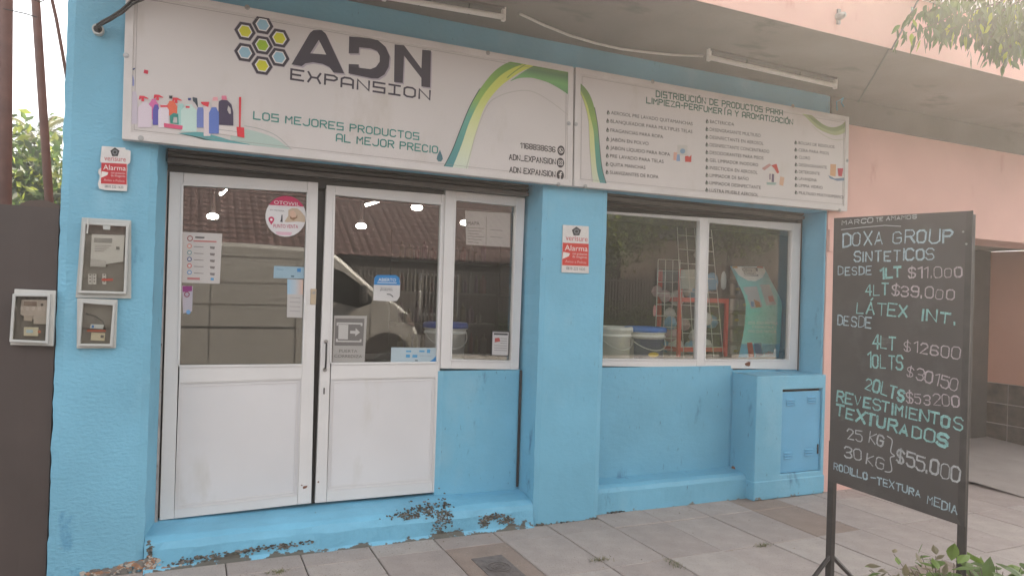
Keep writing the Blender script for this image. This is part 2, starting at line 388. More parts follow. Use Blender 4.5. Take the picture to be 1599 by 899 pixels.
rnd = random.Random(15)
b = B()
for _ in range(520):
    x = rnd.uniform(.2, 6.3); y = -abs(rnd.gauss(0, .9))-.01 if rnd.random() < .6 else -rnd.random()**2*.10-.008
    r = rnd.uniform(.0015, .005); b.mi = rnd.randrange(3); n_ = 5
    vs = [(x+r*rnd.uniform(.6, 1.4)*math.cos(q*6.283/n_), y+r*rnd.uniform(.6, 1.4)*math.sin(q*6.283/n_), .0) for q in range(n_)]+[(x, y, r*rnd.uniform(.4, 1))]
    b.add(vs, [(q, (q+1) % n_, n_) for q in range(n_)])
o = stuff(b.build('grit', [mat('grit_dark', (.09, .075, .06), .95), mat('grit_pale', (.42, .38, .34), .95), mat('grit_leaf', (.19, .15, .08), .9)], pavement))
# drain cover
dx0, dx1, dy0, dy1 = 1.615, 1.815, -.80, -.425
t = thing('drain_cover', 'small worn rectangular iron drain cover with round cast pattern in the pavement', 'drain cover', (1.715, -.61, 0))
b = B(); b.box(1.515, 1.925, -.832, -.226, -.03, -.003); b.build('surround', PAVE[3], t)
b = B(); b.box(dx0, dx1, dy0, dy1, -.01, .002); b.build('lid', mat('cast_iron', (.15, .125, .115), .7, var=.25, vscale=20, bump=.4, bscale=70), t, bevel=.003)
b = B(); b.ring([(p[0], p[1]) for p in circle((0, 0), .075, 24)], circle((0, 0), .065, 24), 0, .003); b.ring(circle((0, 0), .045, 20), circle((0, 0), .036, 20), 0, .003); b.ring(circle((0, 0), .02, 14), circle((0, 0), .010, 14), 0, .003)
o = b.build('cast_pattern', MATS['cast_iron'], t); o.rotation_euler.x = math.pi/2; o.location = (0, 0, .005)
b = B()
for i in range(5): b.box(dx0+.02, dx1-.02, dy0+.03+i*.018, dy0+.037+i*.018, .002, .004)
b.build('cast_rib', MATS['cast_iron'], t)

# ================================================================== SHOP BUILDING
shop = thing('shop_building', 'sky blue stucco shop front with sliding white doors and window, under a pink upper storey', 'shop', (0, 0, 0))
rough_slab('left_pillar', -.618, -.165, 0.0, 3.365, 0, .42, BLUE, shop, amp=.006, edge=.006, seed=1)
b = B(); b.prism([(0, 0), (.1, 0), (.1, 1), (0, 1)], 0, 1)
b = B(); b.add([(-.170, .013, .1), (-.170, .013, 2.40), (-.122, .235, 2.40), (-.122, .235, .1), (-.17, .42, .1), (-.17, .42, 2.4), (-.122, .42, .1), (-.122, .42, 2.4)],
               [(0, 3, 2, 1), (3, 6, 7, 2)]); b.build('door_reveal', BLUES, shop)
rough_slab('column', 2.238, 2.762, 0, 2.38, 0, .40, BLUES, shop, amp=.005, edge=.003, seed=3)
rough_slab('header_beam', -.165, 4.955, 2.381, 3.368, .002, .40, BLUES, shop, amp=.006, edge=.004, seed=4, step=.06)
rough_slab('side_panel_wall', 1.60, 2.238, .12, 1.052, .248, .40, BLUES, shop, amp=.004, edge=0, seed=5)
rough_slab('sill_wall', 2.762, 4.20, 0, 1.058, .248, .40, BLUES, shop, amp=.005, edge=0, seed=6)
b = B(); b.box(4.20, 4.94, .26, .40, 0, 1.02); b.build('sill_wall_end', BLUES, shop)
b = B(); b.box(4.938, 4.956, .015, .262, .99, 2.381); b.build('right_reveal', BLUES, shop)
b = B(); b.box(4.938, 4.957, .264, .44, .99, 2.381); b.build('inner_jamb', DARK, shop)
def sloped(name, x0, x1, prof, m_, seed, amp=.006, zamp=0.0):
    n = max(4, int((x1-x0)/.035)); np_ = len(prof); vs = []; fs = []
    for i in range(n+1):
        x = x0+(x1-x0)*i/n
        for j, (y, z) in enumerate(prof):
            e = noise.noise(Vector((x*4+seed, j*1.3, 0)))*amp+noise.noise(Vector((x*17+seed, j*2.3, 4)))*amp*.5
            vs.append((x, y+e, z+e*.7+zamp*noise.noise(Vector((x*2+seed, 3, 3)))*(1 if 0 < j else 0)))
    for i in range(n):
        for j in range(np_-1):
            a = i*np_+j; fs.append((a, a+np_, a+np_+1, a+1))
    fs.append(tuple(range(np_))[::-1]); fs.append(tuple(n*np_+j for j in range(np_)))
    bb = B(); bb.add(vs, fs); return bb.build(name, m_, shop, smooth=False)
sloped('doorstep', -.163, 2.236, [(-.03, -.01), (-.006, .02), (-.004, .11), (.012, .150), (.05, .172), (.14, .187), (.24, .195), (.42, .2)], BLUESTEP, 2, .010, .006)
sloped('plinth', 2.763, 4.199, [(.066, -.01), (.066, .03), (.068, .155), (.082, .185), (.12, .2), (.19, .205), (.255, .215), (.3, .215)], BLUES, 5, .006)
def step_y(z): return 0 if z < .105 else (z-.105)*.36 if z < .15 else .016+(z-.15)*1.7
def flakes(name, cl, Y, cols, seed, n=60, smin=.004, smax=.018, parent=shop):
    """crust patches where the paint has come off: little irregular plates standing just proud of the plaster"""
    rnd = random.Random(seed); b = B()
    for _ in range(n):
        x0, z0, rx, rz = rnd.choice(cl); x = x0+rnd.gauss(0, rx); z = max(.004, z0+rnd.gauss(0, rz)); r = rnd.uniform(smin, smax); m_ = rnd.randint(5, 8); b.mi = rnd.randrange(len(cols))
        pts = [(x+r*rnd.uniform(.5, 1.5)*1.35*math.cos(a*6.283/m_), z+r*rnd.uniform(.45, 1.2)*math.sin(a*6.283/m_)) for a in range(m_)]
        yy = Y+(step_y(z) if -.02 < Y < -.009 and x > -.16 and x < 2.236 else 0); b.prism(pts, yy-rnd.uniform(.0003, .0012), yy+.012)
    stuff(b.build(name, cols, parent))
CR = [mat('mossy_crust', (.085, .082, .062), .95, var=.4, vscale=60), mat('grey_cement', (.17, .155, .14), .95, var=.3, vscale=50), mat('dark_crust', (.05, .046, .04), .95, var=.3)]
def fl(px_, py_, Y, rx, rz): q = at(px_, py_, Y); return (q[0], q[1], rx, rz)
flakes('peeling_patch', [fl(668, 800, -.01, .05, .018), fl(690, 812, -.01, .03, .03), fl(640, 806, -.01, .06, .012), fl(700, 800, -.01, .02, .03)], -.0095, CR, 1, 420, .002, .0065)
flakes('peeling_patch', [fl(770, 806, -.01, .05, .012), fl(790, 812, -.01, .03, .012), fl(757, 816, -.01, .02, .016)], -.0095, CR, 2, 280, .002, .0065)
flakes('peeling_patch', [fl(330, 868, -.012, .10, .006), fl(400, 858, -.012, .12, .006), fl(450, 850, -.012, .07, .006), fl(290, 876, -.012, .05, .008), fl(234, 862, -.012, .008, .03)], -.0095, CR, 3, 230, .002, .008)
flakes('peeling_patch', [fl(250, 890, -.012, .05, .012), fl(232, 880, -.012, .01, .02)], -.014, [CR[1], mat('bare_brick', (.32, .17, .10), .95, var=.3, vscale=40), mat('lime_lump', (.42, .38, .33), .95)], 4, 120, .004, .012)
flakes('peeling_patch', [fl(215, 880, 0, .05, .010), fl(170, 892, 0, .06, .008)], -.010, [CR[1], mat('bare_brick', (.32, .17, .10), .95), MATS['lime_lump'], CR[1]], 5, 130, .004, .014)
flakes('grey_scuff', [fl(960, 800, .05, .05, .003), fl(1180, 776, .05, .03, .003)], .058, CR, 6, 40, .002, .006)
flakes('base_grime', [fl(845, 820, -.012, .01, .006), fl(880, 818, -.004, .05, .003), fl(925, 809, -.004, .02, .004)], -.009, CR, 7, 50, .002, .006)
# utility box
rough_slab('meter_niche_left_cheek', 4.200, 4.232, 0, 1.0, -.02, .262, BLUES, shop, amp=.002, edge=.002, seed=8)
bx = at(1220, 608, -.02); bz = at(1283, 735, -.02)
nx0, nx1, nz0, nz1 = at(1221, 660, -.02)[0], at(1283, 660, -.02)[0], at(1250, 737, -.02)[1], at(1250, 607, -.02)[1]
b = B(); b.ring([(4.20, 0), (4.957, 0), (4.957, 1.0), (4.20, 1.0)], [(nx0, nz0), (nx1, nz0), (nx1, nz1), (nx0, nz1)], -.022, .26); b.build('utility_niche', BLUES, shop, bevel=.008)
b = B(); b.box(4.196, 4.97, -.027, .26, 0, .155); b.build('niche_plinth', BLUES, shop, bevel=.01)
cab = thing('meter_cabinet_door', 'blue painted metal cabinet door with four louvre sets below the right end of the window', 'cabinet door', (nx0, 0, nz0))
MB = mat('blue_metal_paint', (.13, .37, .56), .4, var=.05, vscale=4)
b = B(); b.box(nx0+.006, nx1-.004, -.006, .004, nz0+.004, nz1-.022); b.build('door_sheet', MB, cab, bevel=.003)
b = B(); b.box(nx0, nx1, .02, .03, nz0, nz1); b.build('back_plate', DARK, cab)
for cx_, cz_ in ((.22, .80), (.75, .82), (.2, .17), (.72, .19)):
    b = B(); X = nx0+(nx1-nx0)*cx_; Z = nz0+(nz1-nz0)*cz_
    for j in range(3): b.add([(X-.045, -.007, Z+j*.022), (X+.045, -.007, Z+j*.022), (X+.045, -.019, Z+.004+j*.022), (X-.045, -.019, Z+.004+j*.022), (X-.045, -.007, Z+.013+j*.022), (X+.045, -.007, Z+.013+j*.022)], [(0, 1, 2, 3), (3, 2, 5, 4)])
    b.build('louvre', MB, cab)
b = B(); b.box(nx1-.03, nx1-.018, -.012, -.006, nz0+.14, nz0+.22); b.build('latch', DARK, cab)

# cracks and dark seams beside frames
b = B(); b.box(2.216, 2.232, .243, .26, .21, 1.05); b.build('seam_strip', DARK, shop)
def stain(name, pts, Y, m_, parent=shop):
    b = B(); b.flat(pts, Y); return b.build(name, m_, parent)

# roller shutter boxes above doors and window (curtain rolled up, few slats show)
def shutter(x0, x1, zb, zt, y, label, loc):
    t = thing('roller_shutter', label, 'roller shutter', loc)
    b = B(); b.box(x0, x1, y+.03, y+.10, zb, zt); b.build('housing', DARK, t)
    n = 3; h = (zt-zb-.035)/n
    for i in range(n):
        b = B(); z = zb+.035+i*h
        b.add([(x0, y+.012, z+.002), (x1, y+.012, z+.002), (x1, y-.004, z+h*.3), (x0, y-.004, z+h*.3), (x1, y-.006, z+h*.7), (x0, y-.006, z+h*.7), (x1, y+.012, z+h-.002), (x0, y+.012, z+h-.002)],
              [(0, 1, 2, 3), (3, 2, 4, 5), (5, 4, 6, 7)]); b.build('slat', SHUT, t)
    b = B(); b.box(x0, x1, y-.012, y+.02, zb+.004, zb+.030); b.build('bottom_rail', mat('shutter_rail', (.12, .10, .09), .5, var=.2), t, bevel=.003)
    return t
shutter(-.122, 2.21, 2.295, 2.42, .19, 'dark brown rolled up metal shutter above the white sliding doors', (1.05, .17, 2.3))
shutter(2.763, 4.885, 2.325, 2.47, .20, 'dark brown rolled up metal shutter above the shop window', (3.85, .17, 2.3))
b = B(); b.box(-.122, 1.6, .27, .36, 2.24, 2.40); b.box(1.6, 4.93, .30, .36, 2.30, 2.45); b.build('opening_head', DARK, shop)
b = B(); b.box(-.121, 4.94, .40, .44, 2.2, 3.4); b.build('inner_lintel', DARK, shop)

# door jamb post, left
q = [at(256, 266, .25), at(262, 266, .25), at(246, 815, .25), at(240, 815, .25)]
b = B(); b.prism(q[:2]+q[2:], .235, .30); b.build('door_jamb', mat('old_grey_paint', (.36, .32, .30), .6, var=.2, vscale=14, spots=[((.10, .07, .05), 20, .64, .05, (1, 1, .5))]), shop)
b = B(); b.box(-.12, -.09, .31, .38, .19, 2.3); b.box(.745, .81, .33, .40, .19, 2.3); b.box(-.12, 1.62, .36, .39, .17, .215); b.build('door_track', DARK, shop)

def quadpx(pts, Y): return [at(p[0], p[1], Y) for p in pts]
def door(lbl, outer, gl, pn, Y):
    d = link(bpy.data.objects.new('sliding_door', None)); d.parent = shop; d['label'] = lbl
    c = at(outer[3][0], outer[3][1], Y); d.location = (c[0], Y, c[1])
    O, Gq, Pn = quadpx(outer, Y), quadpx(gl, Y), quadpx(pn, Y)
    # frame: outer ring around two openings -> stiles and rails
    def lerp(a, c_, t): return (a[0]+(c_[0]-a[0])*t, a[1]+(c_[1]-a[1])*t)
    def pt_at_z(a, c_, z): return lerp(a, c_, (z-a[1])/(c_[1]-a[1]))
    zt = (Gq[3][1]+Gq[2][1])/2
    b = B(); b.prism([O[0], pt_at_z(O[0], O[3], O[3][1]), (Gq[3][0], O[3][1]+(Gq[3][0]-O[3][0])*(O[2][1]-O[3][1])/(O[2][0]-O[3][0])), (Gq[0][0], O[0][1]+(Gq[0][0]-O[0][0])*(O[1][1]-O[0][1])/(O[1][0]-O[0][0]))], Y, Y+.04)
    b.build('stile', WHITE, d, bevel=.003)
    b = B(); b.prism([(Gq[1][0], O[0][1]+(Gq[1][0]-O[0][0])*(O[1][1]-O[0][1])/(O[1][0]-O[0][0])), (Gq[2][0], O[3][1]+(Gq[2][0]-O[3][0])*(O[2][1]-O[3][1])/(O[2][0]-O[3][0])), O[2], O[1]], Y, Y+.04)
    b.build('stile', WHITE, d, bevel=.003)
    def top(x): return O[0][1]+(x-O[0][0])*(O[1][1]-O[0][1])/(O[1][0]-O[0][0])
    def bot(x): return O[3][1]+(x-O[3][0])*(O[2][1]-O[3][1])/(O[2][0]-O[3][0])
    b = B(); b.prism([(Gq[0][0]+.001, top(Gq[0][0])), (Gq[1][0]-.001, top(Gq[1][0])), (Gq[1][0]-.001, Gq[1][1]), (Gq[0][0]+.001, Gq[0][1])], Y+.001, Y+.038); b.build('top_rail', WHITE, d, bevel=.003)
    b = B(); b.prism([(Gq[3][0]+.001, Gq[3][1]), (Gq[2][0]-.001, Gq[2][1]), (Gq[2][0]-.001, Pn[1][1]), (Gq[3][0]+.001, Pn[0][1])], Y+.001, Y+.038); b.build('lock_rail', WHITE, d, bevel=.003)
    b = B(); b.prism([(Gq[3][0]+.001, Pn[3][1]), (Gq[2][0]-.001, Pn[2][1]), (Gq[2][0]-.001, bot(Gq[2][0])), (Gq[3][0]+.001, bot(Gq[3][0]))], Y+.001, Y+.038); b.build('bottom_rail', WHITE, d, bevel=.003)
    b = B(); b.prism([(Gq[3][0]+.001, Pn[0][1]), (Gq[2][0]-.001, Pn[1][1]), (Gq[2][0]-.001, Pn[2][1]), (Gq[3][0]+.001, Pn[3][1])], Y+.007, Y+.03); b.build('lower_panel', WHITEP, d)
    # pressed bead around the lower panel
    cx_ = sum(p[0] for p in Pn)/4; cz_ = sum(p[1] for p in Pn)/4
    def sc(q, k_): return [(p[0]+(.001 if p[0] < cx_ else -.001)*k_, p[1]+(.001 if p[1] < cz_ else -.001)*k_) for p in q]
    PI = [(max(min(p[0], Gq[2][0]-.002), Gq[3][0]+.002), p[1]) for p in Pn]
    b = B(); b.ring(sc(PI, 0), sc(PI, 4), Y-.001, Y+.006); b.ring(sc(PI, 20), sc(PI, 24), Y+.003, Y+.007); b.build('bead', WHITE, d)
    # bead around glass
    b = B(); b.ring(sc(Gq, -12), sc(Gq, 2), Y-.006, Y+.012); b.build('glazing_bead', WHITE, d, bevel=.002)
    b = B(); b.prism(sc(Gq, -4), Y+.018, Y+.023); b.build('glass_pane', GLASS, d)
    return d
d1 = door('white sliding door leaf on the left', [(265, 268), (497, 285), (486, 785), (249, 812)], [(286, 289), (480, 300), (472, 571), (280, 573)], [(271.6, 598), (474, 591), (468, 773), (266, 796)], .25)
d2 = door('white sliding door leaf on the right with a dark pull handle', [(510, 289), (695, 304), (681, 768), (492, 785)], [(523, 304), (689, 320), (682, 567), (517, 569)], [(507, 592), (683, 588), (677, 752), (506, 766)], .262)
# lock and handle
c = at(489, 463, .25)
b = B(); b.prism([(c[0]-.018, c[1]-.05), (c[0]+.018, c[1]-.05), (c[0]+.018, c[1]+.05), (c[0]-.018, c[1]+.05)], .243, .25)
o = b.build('lock_plate', mat('brass_plate', (.45, .36, .26), .4, metal=.4, var=.2), d1, bevel=.002)
b = B(); b.prism(circle((c[0]+.002, c[1]+.025), .010, 12), .236, .244); b.build('key_cylinder', STEEL, d1)
hq = at(508, 555, .262)
b = B(); b.tube([(hq[0], .262, hq[1]-.085), (hq[0], .235, hq[1]-.075), (hq[0], .232, hq[1]), (hq[0], .235, hq[1]+.075), (hq[0], .262, hq[1]+.085)], .006); b.build('pull_handle', DARK, d2, smooth=True)
for cz_ in (.09, -.09): b = B(); b.prism(circle((hq[0], hq[1]+cz_), .014, 10), .257, .262); b.build('handle_rose', STEEL, d2)
kq = at(506, 610, .262); b = B(); b.prism([(kq[0]-.004, kq[1]-.02), (kq[0]+.004, kq[1]-.02), (kq[0]+.004, kq[1]+.02), (kq[0]-.004, kq[1]+.02)], .259, .262); b.build('keyhole', DARK, d2)
for (px_, py_, w_, h_, Yd, dd) in ((476, 760, .035, .022, .25, d1), (471, 757, .012, .010, .25, d1), (497, 752, .012, .014, .262, d2)):
    c = at(px_, py_, Yd); b = B(); pts = [(c[0]+w_/2*math.cos(a)*random.uniform(.6, 1.2), c[1]+h_/2*math.sin(a)*random.uniform(.6, 1.2)) for a in [i*.7 for i in range(9)]]
    b.flat(pts, Yd-.0008); b.build('rust_patch', RUST, dd)
# side window
def window(name, lbl, outer, panes, Y, parent=shop):
    w = link(bpy.data.objects.new(name, None)); w.parent = parent; w['label'] = lbl
    O = quadpx(outer, Y); w.location = (O[3][0], Y, O[3][1])
    Q = [quadpx(p, Y) for p in panes]
    zt = lambda x: O[0][1]+(x-O[0][0])*(O[1][1]-O[0][1])/(O[1][0]-O[0][0])
    zb = lambda x: O[3][1]+(x-O[3][0])*(O[2][1]-O[3][1])/(O[2][0]-O[3][0])
    xs = [(O[0][0], O[3][0])]
    edges = [[O[0], O[3]]]
    for q_ in Q: edges += [[q_[0], q_[3]], [q_[1], q_[2]]]
    edges.append([O[1], O[2]])
    for i in range(0, len(edges), 2):
        (a, c_), (e, f_) = edges[i], edges[i+1]
        b = B(); b.prism([(a[0], zt(a[0])), (e[0], zt(e[0])), (f_[0], zb(f_[0])), (c_[0], zb(c_[0]))], Y, Y+.045); b.build('frame_post', WHITE, w, bevel=.003)
    for q_ in Q:
        b = B(); b.prism([(q_[0][0], zt(q_[0][0])), (q_[1][0], zt(q_[1][0])), q_[1], q_[0]], Y+.001, Y+.044); b.build('frame_head', WHITE, w, bevel=.003)
        b = B(); b.prism([q_[3], q_[2], (q_[2][0], zb(q_[2][0])), (q_[3][0], zb(q_[3][0]))], Y+.001, Y+.044); b.build('frame_sill', WHITE, w, bevel=.003)
        cx_ = sum(p[0] for p in q_)/4; cz_ = sum(p[1] for p in q_)/4
        k_ = lambda v: [(p[0]+(v if p[0] < cx_ else -v), p[1]+(v if p[1] < cz_ else -v)) for p in q_]
        b = B(); b.ring(k_(-.010), k_(.001), Y-.006, Y+.014); b.build('glazing_bead', WHITE, w, bevel=.002)
        b = B(); b.prism(k_(-.004), Y+.02, Y+.025); b.build('glass_pane', GLASS, w)
    return w
w1 = window('side_window', 'narrow fixed window beside the sliding doors', [(696, 297), (820, 306), (810, 577), (688, 575)], [[(712, 313), (806, 322), (798, 563), (705, 561)]], .25)
w2 = window('shop_window', 'wide shop window of two panes', [(930, 329), (1251, 349), (1248, 577), (925, 571)], [[(928, 331.5), (1093, 345), (1088, 561), (925, 560)], [(1107, 347), (1237, 360), (1232, 561), (1101, 561)]], .25)
c = at(1168, 568, .25); b = B(); pts = [(c[0]+.035*math.cos(a)*random.uniform(.6, 1.2), c[1]+.022*math.sin(a)*random.uniform(.6, 1.2)) for a in [i*.7 for i in range(9)]]; b.flat(pts, .249); b.build('rust_patch', RUST, w2)
for (pa, pb) in (((1157, 588), (1150, 730)), ((1252, 352), (1246, 578))):
    p1, p2 = at(*pa, .246), at(*pb, .246); b = B(); b.tube([(p1[0]-.004, .243, p1[1]), (p2[0]-.004, .243, p2[1])], .005, 6); b.build('dark_crack', mat('crack_shadow_dirt', (.03, .025, .022), .9), shop)  # crack dirt and shadow put in as thin dark tubes
c = at(1149, 730, .2); b = B(); b.lathe([(.0, .03), (.02, .02), (.03, 0)], (c[0], .22, c[1]-.015), 8); b.build('rust_lump', RUST, shop)

# interior room
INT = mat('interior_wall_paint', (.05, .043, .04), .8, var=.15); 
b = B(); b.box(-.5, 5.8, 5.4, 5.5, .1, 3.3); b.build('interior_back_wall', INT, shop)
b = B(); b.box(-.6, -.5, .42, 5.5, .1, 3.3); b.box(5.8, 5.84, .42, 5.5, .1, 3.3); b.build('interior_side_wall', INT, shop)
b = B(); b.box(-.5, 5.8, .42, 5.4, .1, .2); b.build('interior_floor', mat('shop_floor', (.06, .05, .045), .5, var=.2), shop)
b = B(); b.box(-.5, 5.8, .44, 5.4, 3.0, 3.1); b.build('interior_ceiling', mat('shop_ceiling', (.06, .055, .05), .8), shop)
b = B(); b.box(2.85, 4.93, .30, .44, .2, 1.085); b.box(2.85, 5.7, .441, 1.3, .2, 1.085); b.build('display_ledge', mat('ledge', (.12, .10, .09), .7), shop)
b = B(); b.box(1.2, 2.2, .75, 1.25, .2, 1.085); b.build('display_counter', MATS['ledge'], shop)

# ------------------------------------------------------------------ pink building
pink = thing('pink_building', 'pink two storey building whose balcony slab overhangs the blue shop front', 'building', (7, 0, 0))
def pbox(name, x0, x1, y0, y1, z0, z1, m_, bevel=0): b = B(); b.box(x0, x1, y0, y1, z0, z1); return b.build(name, m_, pink, bevel=bevel)
gx = 8.66
pbox('front_wall', 4.958, 5.9, .003, .40, -.02, 2.275, PINK)
pbox('lintel_wall', 4.958, 14, .003, .5, 2.276, 3.155, PINK)
pbox('grey_band', 4.958, 14, -.004, .5, 3.156, 3.369, GREYP)
pbox('soffit', -.62, 14, -1.01, .6, 3.37, 3.46, GREYP)
pbox('fascia', -.62, 14, -1.014, -.90, 3.373, 3.765, PINK)
pbox('ledge', -.62, 14, -1.06, -.86, 3.766, 3.81, WHITE, .004)
b = B(); xx = 4.3
tb = mat('terracotta_tile', (.40, .17, .12), .8)
for i in range(30):
    pbox('baluster', xx+i*.17, xx+i*.17+.085, -1.0, -.95, 3.811, 4.30, WHITE if i % 1 == 0 else tb)
pbox('hand_rail', -.6, 14, -1.03, -.92, 4.301, 4.37, WHITE)
pbox('balcony_floor', -.62, 14, -.90, 1.3, 3.47, 3.55, GREYP)
pbox('upper_wall', -.62, 14, .3, .5, 3.55, 6.6, PINK)  # unseen upper storey wall, put in to shade the front and pavement
pbox('upper_roof', -.62, 14, .3, 9.0, 6.6, 6.75, GREYP)
pbox('back_wall', -.62, 14, 8.8, 9.0, 0, 6.6, PINK)
pbox('end_wall', -.625, -.605, .43, 8.8, 0, 6.6, PINK)
pbox('jamb', 5.85, 5.899, .5, 1.0, 0, 2.276, PINK)
gate = mat('grey_gate_paint', (.085, .072, .062), .6, var=.15)
for i in range(int((gx-5.9)/.17)):
    pbox('gate_board', 5.9+i*.17, 5.9+i*.17+.166, .90+.006*(i % 2), .95, .06, 2.276, gate)
pbox('recess_ceiling', 5.9, gx, .5, 1.0, 2.277, 2.30, GREYP)
ORG = mat('ochre_pink_paint', (.50, .26, .19), .8, var=.06, vscale=1.5)
zt_ = atx(1546, 596, gx)[1]; zb_ = atx(1546, 693, gx)[1]
pbox('recess_side_wall', gx, gx+.2, .004, 1.0, zt_, 2.276, ORG)
pbox('recess_plinth', gx-.01, gx+.2, .004, 1.0, -.02, zb_+.02, PINK)
GB = mat('dark_wall_tile', (.11, .085, .07), .3, var=.45, vscale=9)
WJ = mat('pale_grout', (.42, .38, .34), .8)
pbox('tile_backing', gx+.01, gx+.2, .005, 1.0, zb_+.02, zt_, WJ)
nzt = 3; hz = (zt_-zb_-.02)/nzt; dyt = .30
for j in range(nzt):
    for i in range(4):
        y1 = .995-i*dyt; y0 = max(.01, y1-dyt+.012); pbox('wall_tile', gx, gx+.012, y0, y1, zb_+.02+j*hz+.006, zb_+.02+(j+1)*hz-.006, GB)
pbox('right_front_wall', gx+.2, 14, .003, .5, 0, 2.275, PINK)
# small junction box on the pink wall and lamp on fascia
c0, c1 = at(1295, 358, -.001), at(1301, 393, -.001)
b = B(); b.box(c0[0]-.01, c1[0]+.05, -.018, .003, c1[1], c0[1]); o = tag(b.build('junction_box', PINK, None, bevel=.004), 'small pink painted junction box on the pink wall, half behind the blackboard', 'junction box')
lp = at(1311, 26, -1.03)
t = thing('outdoor_lamp', 'small grey round lamp fitting on the pink balcony front', 'lamp', (lp[0], -1.014, lp[1]))
b = B(); b.lathe([(0, -.06), (.018, -.055), (.024, -.03), (.024, 0)], (lp[0], -1.014, lp[1]), 14, 'y'); b.build('lamp_shell', mat('grey_plastic', (.3, .28, .26), .5), t, smooth=True)
b = B(); b.box(lp[0]-.012, lp[0]+.012, -1.03, -1.014, lp[1]-.05, lp[1]+.05); b.build('back_plate', MATS['grey_plastic'], t, bevel=.003)

# soffit fluorescent lamps
def tube_lamp(p0, p1, y, label):
    a, e = None, None
    z = 3.31
    d0, d1_ = ground(*p0, z), ground(*p1, z)
    t = thing('fluorescent_lamp', label, 'lamp', (d0[0], d0[1], z), 'bare fluorescent lamps under the grey soffit')
    A = Vector((d0[0], d0[1], z)); E = Vector((d1_[0], d1_[1], z)); D = (E-A)
    b = B(); b.tube([A, E], .017, 12); b.build('tube', mat('tube_glass', (.70, .66, .62), .3, var=0), t, smooth=True)
    for k_ in (0, 1):
        q_ = A+D*k_; b = B(); b.box(q_.x-.012, q_.x+.012, q_.y-.014, q_.y+.014, z-.025, 3.369); b.build('lamp_holder', MATS['tube_glass'], t, bevel=.003)
    for k_ in (.28, .70):
        q_ = A+D*k_; b = B(); b.tube([(q_.x, q_.y, z-.019), (q_.x, q_.y+.019, z), (q_.x, q_.y, z+.03), (q_.x, q_.y, 3.369)], .003, 6); b.build('clip', DARK, t)
    N = Vector((-D.y, D.x, 0)).normalized()*.02; b = B(); b.add([A+N+Vector((0, 0, .045)), E+N+Vector((0, 0, .045)), E-N+Vector((0, 0, .045)), A-N+Vector((0, 0, .045)), A+N+Vector((0, 0, .058)), E+N+Vector((0, 0, .058)), E-N+Vector((0, 0, .058)), A-N+Vector((0, 0, .058))], [(3, 2, 1, 0), (4, 5, 6, 7), (0, 1, 5, 4), (2, 3, 7, 6), (1, 2, 6, 5), (3, 0, 4, 7)])
    b.build('batten', mat('batten_grey', (.15, .13, .12), .6), t)
tube_lamp((600, -5), (786, 27), -.3, 'unlit fluorescent tube under the soffit above the left sign')
tube_lamp((1107, 90), (1304, 134), -.35, 'unlit fluorescent tube under the soffit above the right sign')
# white conduit sagging between them
pts = []
for px_, py_ in ((812, 22), (850, 40), (890, 56), (930, 68), (970, 77), (1010, 82), (1050, 86), (1098, 88)):
    g_ = ground(px_, py_, 3.345); pts.append((g_[0], g_[1], 3.345))
b = B(); b.tube(pts, .0085, 8); tag(b.build('conduit', mat('white_conduit', (.62, .58, .54), .5), None, smooth=True), 'thin white cable conduit sagging across the grey soffit between the lamps', 'cable')
p0 = at(1445, -20, -1.03); p1 = at(1393, 77, -1.03); q1 = ground(1310, 165, 3.366)
b = B(); b.tube([(p0[0]+.1, -1.03, p0[1]+.2), (p0[0], -1.03, p0[1]), (p1[0], -1.028, p1[1]), (p1[0]-.01, -1.01, 3.362), ((p1[0]+q1[0])/2, -.52, 3.360), (q1[0], -.03, 3.355)], .006, 6)
tag(b.build('thin_cable', DARK, None), 'thin dark cable running down the pink balcony front and back under the soffit', 'cable')

# ================================================================== SIGNS
PA = '#'
def bolt(cx_, cz_, y, parent):
    b = B(); b.prism(circle((cx_, cz_), .015, 14), y-.002, y+.002); b.prism(circle((cx_, cz_), .009, 6), y-.009, y-.001); b.build('bolt', STEEL, parent)
YS = -.062
def sign_box(name, label, q, loc):
    t = thing(name, label, 'sign', loc)
    cx_ = sum(p[0] for p in q)/4; cz_ = sum(p[1] for p in q)/4
    k_ = lambda v: [(p[0]+(v if p[0] < cx_ else -v), p[1]+(v if p[1] < cz_ else -v)) for p in q]
    b = B(); b.prism(k_(.004), YS, -.012); b.build('sheet', SIGN, t)
    b = B(); b.ring(q, k_(.042), YS-.006, -.008); b.build('frame', SIGNF, t, bevel=.003)
    b = B(); b.ring(k_(.055), k_(.057), YS-.0012, YS+.001); b.build('border_line', ink('8a8480'), t)
    return t
Q1 = [(-.345, 3.19), (2.408, 3.19), (2.427, 2.36), (-.338, 2.362)]
Q2 = [(2.424, 3.192), (5.093, 3.195), (5.102, 2.39), (2.438, 2.362)]
s1 = sign_box('shop_sign', 'wide white sign with hexagon logo ADN EXPANSION and row of cleaning bottles above the doors', Q1, (1.04, YS, 2.36))
s2 = sign_box('product_list_sign', 'wide white sign listing cleaning products in three columns above the shop window', Q2, (3.76, YS, 2.36))
for px_, py_ in ((197, 87), (220, 216), (386, 12), (762, 83), (888, 193), (872, 288)): c = at(px_, py_, YS-.006); bolt(c[0], c[1], YS-.006, s1)
for px_, py_ in ((899, 194), (914, 291), (1019, 128), (1238, 166), (1323, 251), (1311, 328)): c = at(px_, py_, YS-.006); bolt(c[0], c[1], YS-.006, s2)
z2 = zm(360, 0, 2.9975); z3 = zm(660, 60, 3.33); z7 = zm(190, 100, 6.915); y_ = YS-.0012
